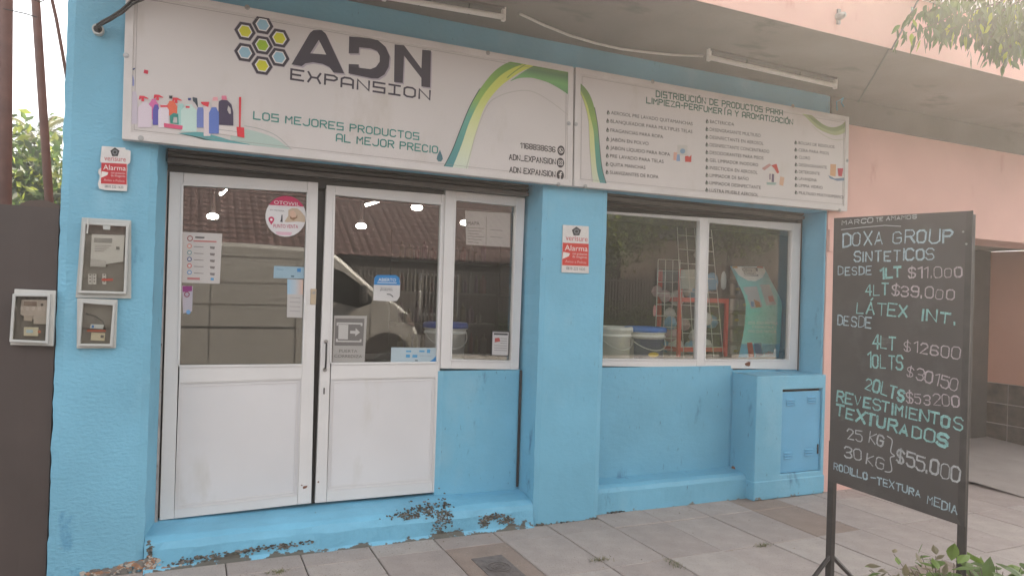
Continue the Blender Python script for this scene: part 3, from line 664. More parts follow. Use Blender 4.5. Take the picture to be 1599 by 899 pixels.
# hexagon emblem
emb = link(bpy.data.objects.new('hexagon_emblem', None)); emb.parent = s1; emb.location = Vector((0, 0, 0))-wpos(s1)
for (cx_, cy_, colr) in ((151, 118, '8fb3c4'), (68, 148, 'c9c62e'), (229, 180, 'c9c62e'), (149, 213, '96b52c'), (67, 247, '8fb3c4'), (227, 270, '8fb3c4'), (148, 308, 'c9c62e')):
    c = at(*z2(cx_, cy_), YS); r = (at(*z2(cx_, cy_-47), YS)[1]-c[1])
    b = B()
    b.mi = 0; b.flat(circle(c, r*1.07, 6, a0=0), y_+.0008); b.mi = 1; b.flat(circle(c, r, 6), y_); b.mi = 2; b.flat(circle(c, r*.70, 6), y_-.0008); b.mi = 3; b.flat(circle(c, r*.58, 6), y_-.0016)
    o = b.build('hexagon', [ink('a9a0a4'), ink('37303a'), ink('d9d4d2'), ink(colr)], emb)
def printed(parent, name, fn, pts, colr, holes=None, lift=0, Y=YS):
    b = B(); b.flat(P(fn, pts, Y), Y-.0012-lift, [P(fn, h, Y) for h in holes] if holes else None)
    return b.build(name, colr if not isinstance(colr, str) else ink(colr), parent)
NAVY = '3a3440'
for nm, pts, holes in (('A', [(285, 303), (372, 155), (388, 143), (425, 142), (445, 158), (532, 345), (482, 341), (462, 315), (430, 300), (385, 293), (350, 298), (333, 311)], [[(413, 188), (373, 251), (448, 257)]]),
    ('D', [(555, 172), (650, 180), (690, 190), (725, 220), (745, 265), (740, 315), (720, 350), (690, 369), (660, 368), (552, 345), (553, 301), (600, 303), (600, 318), (655, 325), (680, 315), (698, 290), (698, 262), (685, 240), (655, 228), (602, 223), (600, 252), (553, 252)], None),
    ('N', [(768, 209), (812, 214), (893, 322), (897, 234), (938, 238), (934, 411), (893, 406), (893, 366), (812, 262), (806, 390), (765, 385)], None)):
    b = B(); b.flat([(x+.008, z-.008) for x, z in P(z2, pts, YS)], YS-.0008, [[(x+.008, z-.008) for x, z in P(z2, h, YS)] for h in holes] if holes else None); b.build('letter_shadow', ink('a398a0'), s1)
    printed(s1, 'letter', z2, pts, NAVY, holes)
def line(parent, s, fn, p0, p1, cap, w, colr, font=G, Y=YS, name='lettering', jit=0):
    b = B(); k_ = fn(1, 0)[0]-fn(0, 0)[0]
    ptext(b, s, fn(*p0), fn(*p1), cap*k_, w*k_, Y, font, jit); return b.build(name, colr if not isinstance(colr, str) else ink(colr), parent)
line(s1, 'EXPANSION', z2, (283, 371), (932, 468), 44, 9, NAVY, EXPF)
line(s1, 'LOS MEJORES PRODUCTOS', z2, (108, 557), (880, 655), 32, 6, '3c8078', GT)
line(s1, 'AL MEJOR PRECIO', z2, (495, 660), (968, 718), 32, 6, '3c8078', GT)
printed(s1, 'water_drop', z2, [(980, 702), (990, 728), (994, 745), (985, 757), (972, 756), (964, 745), (968, 728)], '4a6f78')
line(s1, '1168838636', z3, (508, 570), (688, 592), 26, 4.6, '2c2628')
line(s1, 'ADN_EXPANSION', z3, (450, 630), (690, 655), 27, 4.6, '2c2628')
line(s1, 'ADN EXPANSION', z3, (452, 695), (688, 720), 27, 4.6, '2c2628')
for cx_, cy_, kind in ((719, 584, 0), (716, 647, 1), (715, 711, 2)):
    c = at(*z3(cx_, cy_), YS); r = .030
    b = B(); b.flat(circle(c, r*.95, 24, r*1.15), y_); b.build('round_icon', ink('3c3638'), s1)
    b = B(); yy = y_-.0008
    if kind == 0:
        ribbon(b, circle(c, r*.55, 16)+[circle(c, r*.55, 16)[0]], .0045, yy); ribbon(b, [(c[0]-r*.2, c[1]+r*.25), (c[0]-r*.1, c[1]-r*.1), (c[0]+r*.25, c[1]-r*.25)], .007, yy-.0001)
    elif kind == 1:
        s_ = r*.5; ribbon(b, [(c[0]-s_, c[1]-s_), (c[0]+s_, c[1]-s_), (c[0]+s_, c[1]+s_), (c[0]-s_, c[1]+s_), (c[0]-s_, c[1]-s_)], .0045, yy); ribbon(b, circle(c, r*.22, 12)+[circle(c, r*.22, 12)[0]], .004, yy-.0001)
    else:
        ribbon(b, [(c[0]+r*.35, c[1]+r*.6), (c[0], c[1]+r*.5), (c[0], c[1]-r*.75)], .009, yy); ribbon(b, [(c[0]-r*.3, c[1]+r*.08), (c[0]+r*.3, c[1]+r*.08)], .007, yy-.0001)
    b.build('icon_mark', ink('c9c2be'), s1)
# green swooshes
def smooth_line(pts, n=6):
    out = []
    for i in range(len(pts)-1):
        p0, p1, p2, p3 = pts[max(i-1, 0)], pts[i], pts[i+1], pts[min(i+2, len(pts)-1)]
        for k_ in range(n):
            t = k_/n
            out.append(tuple(.5*((2*p1[a])+(-p0[a]+p2[a])*t+(2*p0[a]-5*p1[a]+4*p2[a]-p3[a])*t*t+(-p0[a]+3*p1[a]-3*p2[a]+p3[a])*t**3) for a in (0, 1)))
    return out+[pts[-1]]
def swoosh(parent, fn, A, E, m_, lift=0.0, name='swoosh'):
    b = B(); b.strip(P(fn, smooth_line(A), YS), P(fn, smooth_line(E), YS), YS-.0008-lift)
    o = b.build(name, m_, parent); return o
L1 = [(105, 681), (155, 585), (200, 470), (250, 350), (300, 262), (370, 175), (440, 128), (505, 115)]
L2 = [(150, 684), (200, 560), (245, 430), (300, 320), (350, 250), (410, 190), (480, 150), (552, 127)]
L3 = [(232, 690), (265, 540), (305, 400), (345, 320), (400, 255), (450, 215), (520, 170), (600, 140)]
swoosh(s1, z3, L1, L2, ramp_mat('swoosh_green', [(0, '3e7f86'), (.45, '5a9a88'), (.62, '86ab50'), (.85, '6f9a3a'), (1, '5d8a34')]))
swoosh(s1, z3, L2, L3, ramp_mat('swoosh_pale', [(0, 'c3cbbd'), (.35, 'cbcf9e'), (.65, 'bfc765'), (1, 'c4c840')]))
swoosh(s1, z3, [(456, 222), (500, 190), (560, 152), (600, 138), (650, 142), (700, 150), (764, 166)], [(458, 224), (500, 208), (560, 206), (600, 214), (650, 230), (700, 256), (762, 296)], ramp_mat('swoosh_dark', [(0, '4f8a56'), (.4, '6aa45c'), (.7, '4d7748'), (1, '6a8a3a')]), .0006)
swoosh(s1, z3, [(x-5, y2) for x, y2 in L1[:5]], L1[:5], ink('38504c'), .0006)
def thin(parent, fn, pts, w, colr, lift=.0006):
    b = B(); ribbon(b, P(fn, smooth_line(pts), YS), w, YS-.0008-lift); b.build('thin_curve', ink(colr), parent)
thin(s1, z3, [(222, 692), (250, 590), (285, 470), (340, 345), (400, 300), (470, 278), (540, 272), (600, 290), (680, 340), (756, 400)], .004, 'a9a49b')
thin(s1, z3, [(440, 205), (480, 172), (540, 132)], .007, '7c9840')
swoosh(s1, z7, [(600, 748), (720, 740), (860, 738), (1000, 772), (1200, 830), (1383, 868)], [(600, 749), (740, 772), (880, 806), (1010, 842), (1180, 880), (1360, 905)], ink('5c999b'), .0002)
swoosh(s1, z7, [(620, 752), (800, 782), (950, 822), (1100, 856), (1220, 884)], [(620, 753), (800, 796), (950, 840), (1080, 872), (1180, 892)], ink('3d5553'), .0008)
swoosh(s1, z2, [(0, 600), (70, 605), (150, 625), (220, 655), (300, 716)], [(0, 655), (60, 672), (110, 690), (170, 704), (240, 712)], ink('a9bab2'), 0)
thin(s1, z2, [(65, 590), (140, 605), (220, 640), (302, 718)], .003, '8b9590')
# printed cleaning bottles
def pb(pts, colr, lift=.0012): printed(s1, 'printed_bottle', z7, pts, colr, None, lift)
def bottle_shape(x0, x1, yt, yb_, neck, colr, lift=.0012):
    xm = (x0+x1)/2; pb([(x0, yb_-8), (x0+4, yb_), (x1-4, yb_), (x1, yb_-8), (x1, yt+60), (xm+neck+8, yt+22), (xm+neck, yt), (xm-neck, yt), (xm-neck-8, yt+22), (x0, yt+60)], colr, lift)
def trigger(x, y2, colr): pb([(x-38, y2), (x+10, y2+2), (x+60, y2+28), (x+56, y2+36), (x+10, y2+26), (x+14, y2+62), (x-18, y2+60), (x-16, y2+26), (x-34, y2+44), (x-44, y2+40)], colr, .0030)
bottle_shape(75, 170, 300, 650, 30, 'bcb2bd', .001)
bottle_shape(75, 135, 120, 240, 14, '8f93bf'); pb([(70, 55), (150, 45), (140, 62), (95, 85), (68, 82)], '4d5578')
pb([(245, 62), (288, 72), (282, 112), (236, 100)], 'c63b50')
bottle_shape(290, 400, 380, 600, 20, 'c96a9c', .0016); bottle_shape(335, 410, 440, 660, 16, '5b55a0', .0018)
bottle_shape(175, 325, 410, 688, 26, 'cdbfc8', .0022); trigger(230, 345, 'cf3f50'); trigger(390, 333, 'cf3f50')
bottle_shape(480, 600, 400, 560, 26, 'd9694f', .0018); trigger(590, 365, 'd0404a'); pb([(512, 345), (550, 345), (545, 378), (515, 376)], '2c2a30', .003)
bottle_shape(395, 510, 440, 690, 24, 'd3c8cf', .0026); pb([(415, 445), (500, 448), (505, 470), (420, 472)], 'd0505a', .003)
printed(s1, 'printed_bottle', z7, [(520, 560), (560, 530), (610, 540), (618, 655), (525, 640)], '3d8a80', [[(560, 575), (600, 575), (600, 640), (552, 636)]], .0024)
bottle_shape(600, 680, 430, 690, 22, '9cc3bd', .0018); bottle_shape(640, 810, 440, 735, 34, 'b9cfc8', .0028); pb([(690, 455), (735, 458), (733, 480), (692, 478)], 'cf4b58', .0034)
pb([(455, 640), (660, 670), (655, 712), (458, 685)], 'cf5577', .0034)
pb([(765, 360), (815, 370), (825, 480), (790, 420), (770, 405)], '34404a', .002); pb([(715, 370), (750, 370), (745, 395), (718, 395)], '3c4580', .003)
bottle_shape(810, 890, 470, 690, 26, '6b78b2', .0022); bottle_shape(885, 960, 440, 780, 22, 'd0c2c4', .0026); pb([(855, 412), (945, 412), (935, 468), (885, 450), (860, 430)], 'd23c48', .0032)
bottle_shape(942, 1050, 470, 755, 26, '5e74b6', .0030); bottle_shape(975, 1045, 380, 520, 30, 'c9bcb8', .0026); pb([(985, 360), (1035, 360), (1040, 400), (980, 400)], 'd99aa0', .0032)
printed(s1, 'printed_bottle', z7, [(1045, 660), (1045, 470), (1040, 410), (1080, 390), (1140, 395), (1185, 440), (1205, 520), (1205, 668)], '453c52', [[(1150, 450), (1175, 480), (1180, 540), (1160, 540), (1140, 500)]], .0024)
pb([(1078, 345), (1130, 345), (1138, 390), (1080, 390)], 'd47a90', .003)
pb([(1052, 662), (1240, 682), (1245, 785), (1050, 755)], 'cfc6c2', .0034); pb([(1238, 680), (1322, 690), (1325, 800), (1250, 785)], 'cf3540', .0036); pb([(1266, 360), (1290, 360), (1283, 690), (1266, 690)], 'cf3540', .0038)
thin(s1, z7, [(1052, 712), (1150, 722), (1240, 735)], .002, '6f6a70', .004)

def pr(t, name, fn, pts, colr, Y, lift=0): return printed(t, name, fn, pts, colr, None, .0008+lift, Y)
def font_text(s, parent, a, width, h, y, colr, name='lettering', shear=0, ang=0):
    """built-in font text turned to mesh, fitted to width x height, lower-left at a"""
    cu = bpy.data.curves.new(name, 'FONT'); cu.body = s; cu.size = 1; cu.offset = 0; cu.resolution_u = 3
    ob = bpy.data.objects.new(name, cu); COL.objects.link(ob); dg = bpy.context.evaluated_depsgraph_get(); me = bpy.data.meshes.new_from_object(ob.evaluated_get(dg))
    bpy.data.objects.remove(ob); xs = [v.co.x for v in me.vertices]; x0, x1, y0, y1 = min(xs), max(xs), 0.0, (.729 if s != s.lower() else .60)
    W_ = wpos(parent)
    for v in me.vertices:
        X = (v.co.x-x0)/(x1-x0)*width; Z = (v.co.y-y0)/(y1-y0)*h; ca, sa = math.cos(ang), math.sin(ang)
        v.co = (a[0]+X*ca-Z*sa-W_.x, y-W_.y, a[1]+X*sa+Z*ca-W_.z)
    me.materials.clear(); me.materials.append(ink(colr) if isinstance(colr, str) else colr)
    o = link(bpy.data.objects.new(name, me)); o.parent = parent; return o
def ft(s, t, fn, p0, p1, cap, Y, colr, lift=.0022):
    a, e = at(*fn(*p0), Y), at(*fn(*p1), Y); tt = at(*fn(p0[0], p0[1]-cap), Y)
    return font_text(s, t, a, math.hypot(e[0]-a[0], e[1]-a[1]), tt[1]-a[1], Y-lift, colr, ang=math.atan2(e[1]-a[1], e[0]-a[0]))

# sign 2
za = zm(890, 130, 5.287); zb2 = zm(1080, 160, 5.288); zc = zm(880, 100, 3.476)
line(s2, 'DISTRIBUCIÓN DE PRODUCTOS PARA', zc, (502, 178), (1188, 278), 30, 6.5, '4c6a5e', GT)
line(s2, 'LIMPIEZA-PERFUMERÍA Y AROMATIZACIÓN', zc, (450, 212), (1243, 329), 28, 6.5, '4c6a5e', GT)
def plist(items, fn, cap):
    for s_, x0, y0, x1, y1 in items:
        ft(s_, s2, fn, (x0, y0), (x1, y1), cap*1.0, YS, '1d1818', .0014)
        printed(s2, 'drop_bullet', fn, [(x0-25, y0-cap*1.25), (x0-12, y0-cap*.55), (x0-10, y0-cap*.1), (x0-20, y0+cap*.1), (x0-33, y0), (x0-34, y0-cap*.5)], '4f4a48')
        printed(s2, 'drop_bullet', fn, [(x0-22, y0-cap*.6), (x0-15, y0-cap*.3), (x0-17, y0-cap*.05), (x0-25, y0-cap*.1)], 'a7b2a4', None, .0006)
plist([('AEROSOL PRE LAVADO QUITAMANCHAS', 338, 258, 1012, 350), ('BLANQUEADOR PARA MULTIPLES TELAS', 334, 327, 1010, 415), ('FRAGANCIAS PARA ROPA', 333, 402, 768, 457),
       ('JABÓN EN POLVO', 333, 478, 648, 514), ('JABÓN LÍQUIDO PARA ROPA', 332, 546, 825, 602), ('PRE LAVADO PARA TELAS', 330, 614, 772, 661), ('QUITA MANCHAS', 328, 683, 622, 711), ('SUAVIZANTES DE ROPA', 328, 750, 730, 788)], za, 30)
plist([('BACTERICIDA', 150, 172, 350, 196), ('DESENGRASANTE MULTIUSO', 148, 236, 568, 288), ('DESINFECTANTE EN AEROSOL', 148, 300, 592, 354), ('DESINFECTANTE CONCENTRADO', 148, 364, 640, 420),
       ('DESODORANTES PARA PISOS', 148, 427, 592, 474), ('GEL LIMPIADOR INODORO', 148, 490, 548, 530), ('INSECTICIDA EN AEROSOL', 148, 552, 543, 593), ('LIMPIADOR DE BAÑO', 148, 615, 470, 645),
       ('LIMPIADOR DESINFECTANTE', 147, 677, 570, 717), ('LUSTRA MUEBLE AEROSOL', 147, 737, 550, 778)], zb2, 29)
plist([('BOLSAS DE RESIDUOS', 882, 346, 1178, 381), ('CERA PARA PISOS', 882, 405, 1132, 434), ('CLORO', 884, 465, 978, 474), ('DESENGRASANTE', 884, 527, 1115, 550), ('DETERGENTE', 884, 584, 1056, 601),
       ('LAVANDINA', 884, 641, 1032, 655), ('LIMPIA VIDRIO', 884, 697, 1080, 716), ('MULTIUSO MULTI-SUPERFICIE', 884, 757, 1264, 797)], zb2, 26)
SA = [(72, -10), (120, 35), (165, 100), (200, 200), (225, 340), (240, 500), (262, 700), (304, 852)]
SB = [(66, 30), (105, 90), (140, 170), (165, 270), (195, 400), (205, 540), (222, 720), (255, 850)]
SC = [(64, 45), (95, 110), (125, 190), (150, 290), (160, 420), (165, 560), (178, 720), (195, 842)]
swoosh(s2, za, SA, SB, ramp_mat('swoosh2_green', [(0, '3f8084'), (.4, '4b8a72'), (.65, '7f9c48'), (1, '5d7d3c')]))
swoosh(s2, za, SB, SC, ramp_mat('swoosh2_pale', [(0, 'bcc2b0'), (.4, 'c2c48a'), (.8, 'b5bc62'), (1, '8ca050')]))
swoosh(s2, za, [(x+5, y2) for x, y2 in SA[3:]], SA[3:], ink('3a4644'), .0006)
thin(s2, za, [(64, 60), (105, 130), (150, 300), (160, 500), (185, 840)], .003, '8f8a84')
swoosh(s2, zb2, [(905, 62), (975, 130), (1060, 200), (1160, 240), (1230, 230), (1280, 195)], [(960, 74), (1030, 140), (1090, 185), (1160, 207), (1230, 190), (1280, 145)], ramp_mat('swoosh3', [(0, '8f9a6c'), (.5, '7c8b5c'), (1, 'a2a070')]))
swoosh(s2, zb2, [(870, 56), (950, 130), (1040, 215), (1150, 265), (1220, 268), (1280, 240)], [(905, 62), (975, 130), (1060, 200), (1160, 240), (1230, 230), (1280, 195)], ink('a4ab80'), -.0002)
thin(s2, zb2, [(990, 190), (1080, 265), (1180, 310), (1278, 300)], .004, 'a8a890')
# small printed pictures
for pts, colr, lf in (([(885, 510), (970, 512), (968, 600), (885, 596)], 'b9b4ae', 0), (circle((929, 562), 22, 14), '7f97ad', .0006), ([(855, 570), (885, 572), (880, 640), (852, 635)], 'c99c8c', .0006),
                      ([(882, 590), (905, 588), (908, 645), (876, 642)], '7f95b4', .0008), ([(948, 605), (970, 600), (985, 610), (1002, 592), (1000, 652), (950, 650)], 'bf4038', .0008)):
    printed(s2, 'laundry_picture', za, pts, colr, None, lf)
for pts, colr, lf in (([(640, 565), (720, 580), (715, 660), (632, 655)], 'c8beb8', 0), ([(655, 520), (700, 508), (722, 580), (705, 588), (680, 545)], 'bb4a40', .0006), ([(578, 545), (640, 505), (658, 520), (600, 562)], 'b0847e', .0006),
                      ([(660, 590), (680, 592), (678, 660), (658, 658)], '6c5f70', .0008), ([(615, 660), (700, 662), (690, 682), (622, 680)], '8fa39a', .0008), ([(730, 610), (765, 620), (755, 690), (722, 680)], 'c7a287', .0006), ([(640, 590), (652, 590), (650, 640), (640, 638)], '7a6a78', .0009)):
    printed(s2, 'house_picture', zb2, pts, colr, None, lf)
for pts, colr, lf in (([(1145, 510), (1192, 512), (1188, 612), (1142, 605)], 'c79a72', 0), ([(1203, 545), (1250, 545), (1240, 612), (1210, 608)], 'b8404c', .0006), ([(1125, 600), (1180, 630), (1272, 620), (1270, 645), (1200, 648), (1140, 628)], '6f7f93', .0008)):
    printed(s2, 'cleaning_picture', zb2, pts, colr, None, lf)

# ================================================================== generic flat poster helper (paper with own thickness)
def card(name, label, cat, corners, Y, colr, th=.0015, group=None):
    q = quadpx(corners, Y); t = thing(name, label, cat, (q[3][0], Y, q[3][1]), group)
    b = B(); b.prism(q, Y-th, Y); b.build('backing', colr if not isinstance(colr, str) else mat('paper_'+colr, colr, .55, var=.03), t)
    return t
# alarm signs
def alarm(fn, X0, X1, YT, YB, label, white, red, torn, Y=-.004):
    c_ = [(X0, YT), (X1, YT+(X1-X0)*.06), (X1, YB+(X1-X0)*.04), (X0-(15 if torn else 20), YB)]
    q = P(fn, c_, Y); t = thing('alarm_sign', label, 'sign', (q[3][0], Y, q[3][1]), 'alarm company plates on the blue wall')
    outl = c_
    if torn: outl = [(190, 85), (300, 90), (440, 105), (555, 110), (560, 140), (600, 145), (640, 160), (635, 300), (628, 345), (600, 360), (585, 380), (590, 440), (580, 560), (590, 690), (580, 785), (480, 780), (400, 775), (240, 768), (150, 745), (130, 670), (150, 600), (160, 545), (135, 500), (140, 450), (180, 420), (200, 370), (165, 320)]
    b = B(); b.prism(P(fn, outl, Y), Y-.0035, Y+.003); b.build('plate', white, t)
    H = YB-YT; w = X1-X0; yr0, yr1 = YT+H*.375, YT+H*.85
    left = X0+ (5 if not torn else 5)
    printed(t, 'red_field', fn, [(X0-6, yr0), (X1-6 if torn else X1-2, yr0+w*.05), (X1-8 if torn else X1-4, yr1+w*.04), (X0-14 if torn else X0-14, yr1)], red, None, .0030, Y)
    cx_, cy_ = X0+w*.52, YT+H*.14
    pent = lambda r: [(cx_+r*math.sin(2*math.pi*k_/5), cy_-r*math.cos(2*math.pi*k_/5)) for k_ in range(5)]
    printed(t, 'flower_logo', fn, pent(w*.19), '3b3a3c', None, .0030, Y)
    printed(t, 'flower_logo_ring', fn, circle((cx_, cy_), w*.10, 14), '77777a', None, .0036, Y); printed(t, 'flower_logo_dot', fn, circle((cx_, cy_), w*.06, 12), '3b3a3c', None, .0042, Y)
    ft('verisure', t, fn, (X0+w*.10, YT+H*.325), (X0+w*.95, YT+H*.355), H*.10, Y, 'b03a44', .0042)
    ft('Alarma', t, fn, (X0+w*.06, YT+H*.535), (X0+w*.95, YT+H*.56), H*.12, Y, 'd8d2ce', .0050)
    ft('con grabacion', t, fn, (X0+w*.36, YT+H*.625), (X0+w*.93, YT+H*.645), H*.045, Y, 'd0b8b4', .0050)
    ft('de imagenes', t, fn, (X0+w*.36, YT+H*.69), (X0+w*.93, YT+H*.71), H*.045, Y, 'd0b8b4', .0050)
    ft('Aviso a Policia', t, fn, (X0+w*.08, YT+H*.79), (X0+w*.90, YT+H*.82), H*.055, Y, 'cfa9a4', .0050)
    ft('0810 222 1620', t, fn, (X0+w*.12, YT+H*.94), (X0+w*.85, YT+H*.965), H*.05, Y, '3e3c3e', .0042)
    printed(t, 'camera_picture', fn, [(X0, YT+H*.57), (X0+w*.26, YT+H*.6), (X0+w*.22, YT+H*.66), (X0-w*.03, YT+H*.72)], 'd5cfca', None, .0042, Y)
    return t
PW = mat('plate_white', (.60, .57, .55), .4, var=.05, vscale=30)
alarm(zm(140, 220, 9.988), 190, 585, 85, 770, 'torn white and red alarm sign on the left pillar above the meter boxes', PW, 'b5333a', True, Y=-.014)
alarm(zm(860, 340, 8.99), 170, 530, 100, 765, 'intact white and red alarm sign on the blue column between doors and window', PW, 'c04038', False, Y=-.006)

# ------------------------------------------------------------------ meter boxes
GREYB = mat('meter_box_grey', (.42, .43, .41), .5, var=.05); GREYL = mat('meter_box_pale', (.50, .49, .46), .6, var=.08, spots=[((.35, .31, .27), 20, .66, .06, (1, 1, 1))])
MET = mat('meter_case', (.45, .43, .41), .4, var=.05); INS = mat('meter_box_inside', (.13, .115, .10), .7, var=.2)
def rect(fn, x0, y0, x1, y1, Y): return P(fn, [(x0, y0), (x1, y0+(x1-x0)*.02), (x1, y1+(x1-x0)*.01), (x0, y1)], Y)
def meter_box(label, fn, out, inner, Yf, bm, depth=.06):
    q = P(fn, out, Yf); qi = P(fn, inner, Yf); t = thing('meter_box', label, 'meter box', (q[3][0], Yf, q[3][1]), 'electricity meter boxes set in the walls')
    b = B(); b.ring(q, qi, Yf-.012, Yf+.02); b.build('housing', bm, t, bevel=.003)
    b = B(); b.prism([(x, z) for x, z in qi], Yf-.004, Yf-.003); b.build('back_panel', INS, t)
    cx_ = sum(p[0] for p in qi)/4; cz_ = sum(p[1] for p in qi)/4
    k_ = lambda v: [(p[0]+(v if p[0] < cx_ else -v), p[1]+(v if p[1] < cz_ else -v)) for p in qi]
    b = B(); b.ring(k_(-.006), k_(.007), Yf-.038, Yf-.012); b.build('cover_rim', mat('cover_plastic', (.45, .45, .43), .3, var=.05), t, bevel=.003)
    b = B(); b.prism(k_(.001), Yf-.034, Yf-.032); b.build('clear_cover', CLEAR, t)
    return t, k_
Ym = -.012
zl = zm(100, 330, 4.083)
def blk(t, name, fn, pts, y0, y1, m_, bevel=.001): b = B(); b.prism(P(fn, pts, (y0+y1)/2), y0, y1); return b.build(name, m_ if not isinstance(m_, str) else ink(m_), t, bevel=bevel)
t, _ = meter_box('large grey meter box with clear cover and white breakers on the blue pillar', zl, [(115, 40), (428, 58), (428, 555), (75, 550)], [(135, 78), (408, 92), (392, 520), (105, 512)], Ym, GREYB)
blk(t, 'meter', zl, [(178, 145), (385, 152), (378, 320), (168, 352)], -.034, -.018, MET); blk(t, 'meter', zl, [(170, 300), (268, 318), (266, 355), (166, 350)], -.036, -.034, 'a39f9b')
blk(t, 'display', zl, [(192, 168), (308, 172), (306, 202), (190, 198)], -.037, -.034, '7a7876'); blk(t, 'mark', zl, [(332, 225), (354, 226), (354, 244), (332, 243)], -.037, -.034, '4a4846')
for i in range(4): blk(t, 'printed_line', zl, [(195, 215+i*12), (300-i*15, 217+i*12), (300-i*15, 220+i*12), (195, 218+i*12)], -.0355, -.034, '6c6865', 0)
for i, x in enumerate((155, 182, 245)): blk(t, 'breaker', zl, [(x, 398), (x+24, 399), (x+24, 465), (x, 464)], -.032, -.018, 'b9b4b0'); [blk(t, 'breaker_mark', zl, [(x+7, 402+j*20), (x+16, 402+j*20), (x+16, 410+j*20), (x+7, 410+j*20)], -.034, -.032, '4c4443', 0) for j in range(3)]
blk(t, 'red_seal', zl, [(240, 428), (312, 428), (312, 442), (240, 444)], -.036, -.033, 'b8402f'); blk(t, 'latch', zl, [(248, 90), (295, 93), (293, 118), (250, 115)], -.055, -.046, GREYB)
b = B(); b.tube([at(*zl(150, 45), -.06)[:1]+(-.055,)+at(*zl(150, 45), -.06)[1:], at(*zl(152, 95), -.06)[:1]+(-.058,)+at(*zl(152, 95), -.06)[1:], at(*zl(146, 140), -.06)[:1]+(-.055,)+at(*zl(146, 140), -.06)[1:]], .004, 6); b.build('white_drip', GREYL, t)
t, _ = meter_box('smaller brownish meter box directly below the large one on the blue pillar', zl, [(85, 553), (342, 562), (330, 870), (82, 872)], [(118, 575), (325, 590), (305, 850), (100, 848)], Ym, GREYL)
b = B(); c1 = P(zl, [(140, 650), (200, 670), (245, 700), (265, 760)], -.03); b.tube([(x, -.022, z) for x, z in c1], .004, 6); b.build('wire', DARK, t)
blk(t, 'label_plate', zl, [(172, 718), (254, 722), (248, 750), (165, 744)], -.036, -.02, 'b9bab8'); blk(t, 'label_plate', zl, [(178, 724), (192, 725), (190, 742), (175, 741)], -.038, -.036, '2f6ca8', 0); blk(t, 'red_wire', zl, [(148, 752), (268, 755), (266, 768), (146, 766)], -.034, -.02, '9c4a30')
blk(t, 'breaker', zl, [(175, 770), (262, 775), (258, 825), (170, 820)], -.034, -.018, 'b5aa90'); blk(t, 'breaker_mark', zl, [(234, 788), (254, 789), (252, 806), (232, 805)], -.036, -.034, '4c4443', 0)
zr = zm(10, 440, 8.17)
t, _ = meter_box('pale weathered meter box set in the brown wall at the left edge', zr, [(110, 90), (632, 112), (600, 815), (55, 800)], [(115, 165), (560, 170), (530, 765), (75, 745)], -.012, GREYL)
blk(t, 'meter', zr, [(195, 225), (530, 232), (520, 540), (180, 415)], -.032, -.018, mat('meter_beige', (.36, .30, .26), .5)); blk(t, 'display', zr, [(225, 250), (390, 254), (385, 308), (222, 300)], -.035, -.032, '7c6a60', 0); blk(t, 'mark', zr, circle((455, 292), 18, 10), -.035, -.032, '4a403c', 0)
blk(t, 'meter', zr, [(350, 425), (520, 432), (512, 540), (345, 535)], -.037, -.032, 'a59a90'); blk(t, 'terminal', zr, [(225, 430), (335, 435), (330, 500), (220, 495)], -.035, -.032, 'a19488')
blk(t, 'breaker', zr, [(228, 575), (410, 580), (405, 690), (225, 685)], -.036, -.018, 'bdb49c'); blk(t, 'breaker_mark', zr, [(255, 610), (340, 612), (338, 650), (252, 648)], -.038, -.036, '9fb4bc', 0); blk(t, 'breaker_mark', zr, circle((420, 635), 20, 10), -.038, -.034, 'b06a50', 0)

# cable bundle with pipe end, top left
c = at(153, 46, -.03)
t = thing('cable_entry', 'black cable bundle from a round pipe end at the top of the blue pillar', 'cable', (c[0], 0, c[1]))
b = B(); b.lathe([(0, -.022), (.020, -.022), (.020, 0)], (c[0], -.012, c[1]), 14, 'y'); b.build('pipe_plug', DARK, t)
b = B(); b.lathe([(.021, -.03), (.028, -.03), (.028, .01)], (c[0], -.008, c[1]), 18, 'y'); b.build('pipe_rim', GREYL, t)
for i in range(5):
    o_ = .008*(i-2); pts = []
    for k_, (px_, py_) in enumerate(((153, 44), (150, 36), (158, 32), (172, 27), (190, 18), (206, 6), (232, -6), (262, -18))):
        q_ = at(px_, py_+random.uniform(-2.5, 2.5), -.10); pts.append((q_[0], -.035-.012*k_-abs(o_), q_[1]+o_*(.3+k_*.12)))
    b = B(); b.tube(pts, .0055, 6); b.build('wire', DARK, t, smooth=True)

# blue conduit bits at top right of band
b = B(); q_ = P(zm(1240, 120, 3.212), [(215, 170), (212, 125), (235, 115), (250, 100), (235, 130), (248, 150)], -.01); b.tube([(x, -.012, z) for x, z in q_], .005, 6)
tag(b.build('wire_loop', BLUES, None), 'short painted wire loop at the right end of the blue band above the sign', 'cable')

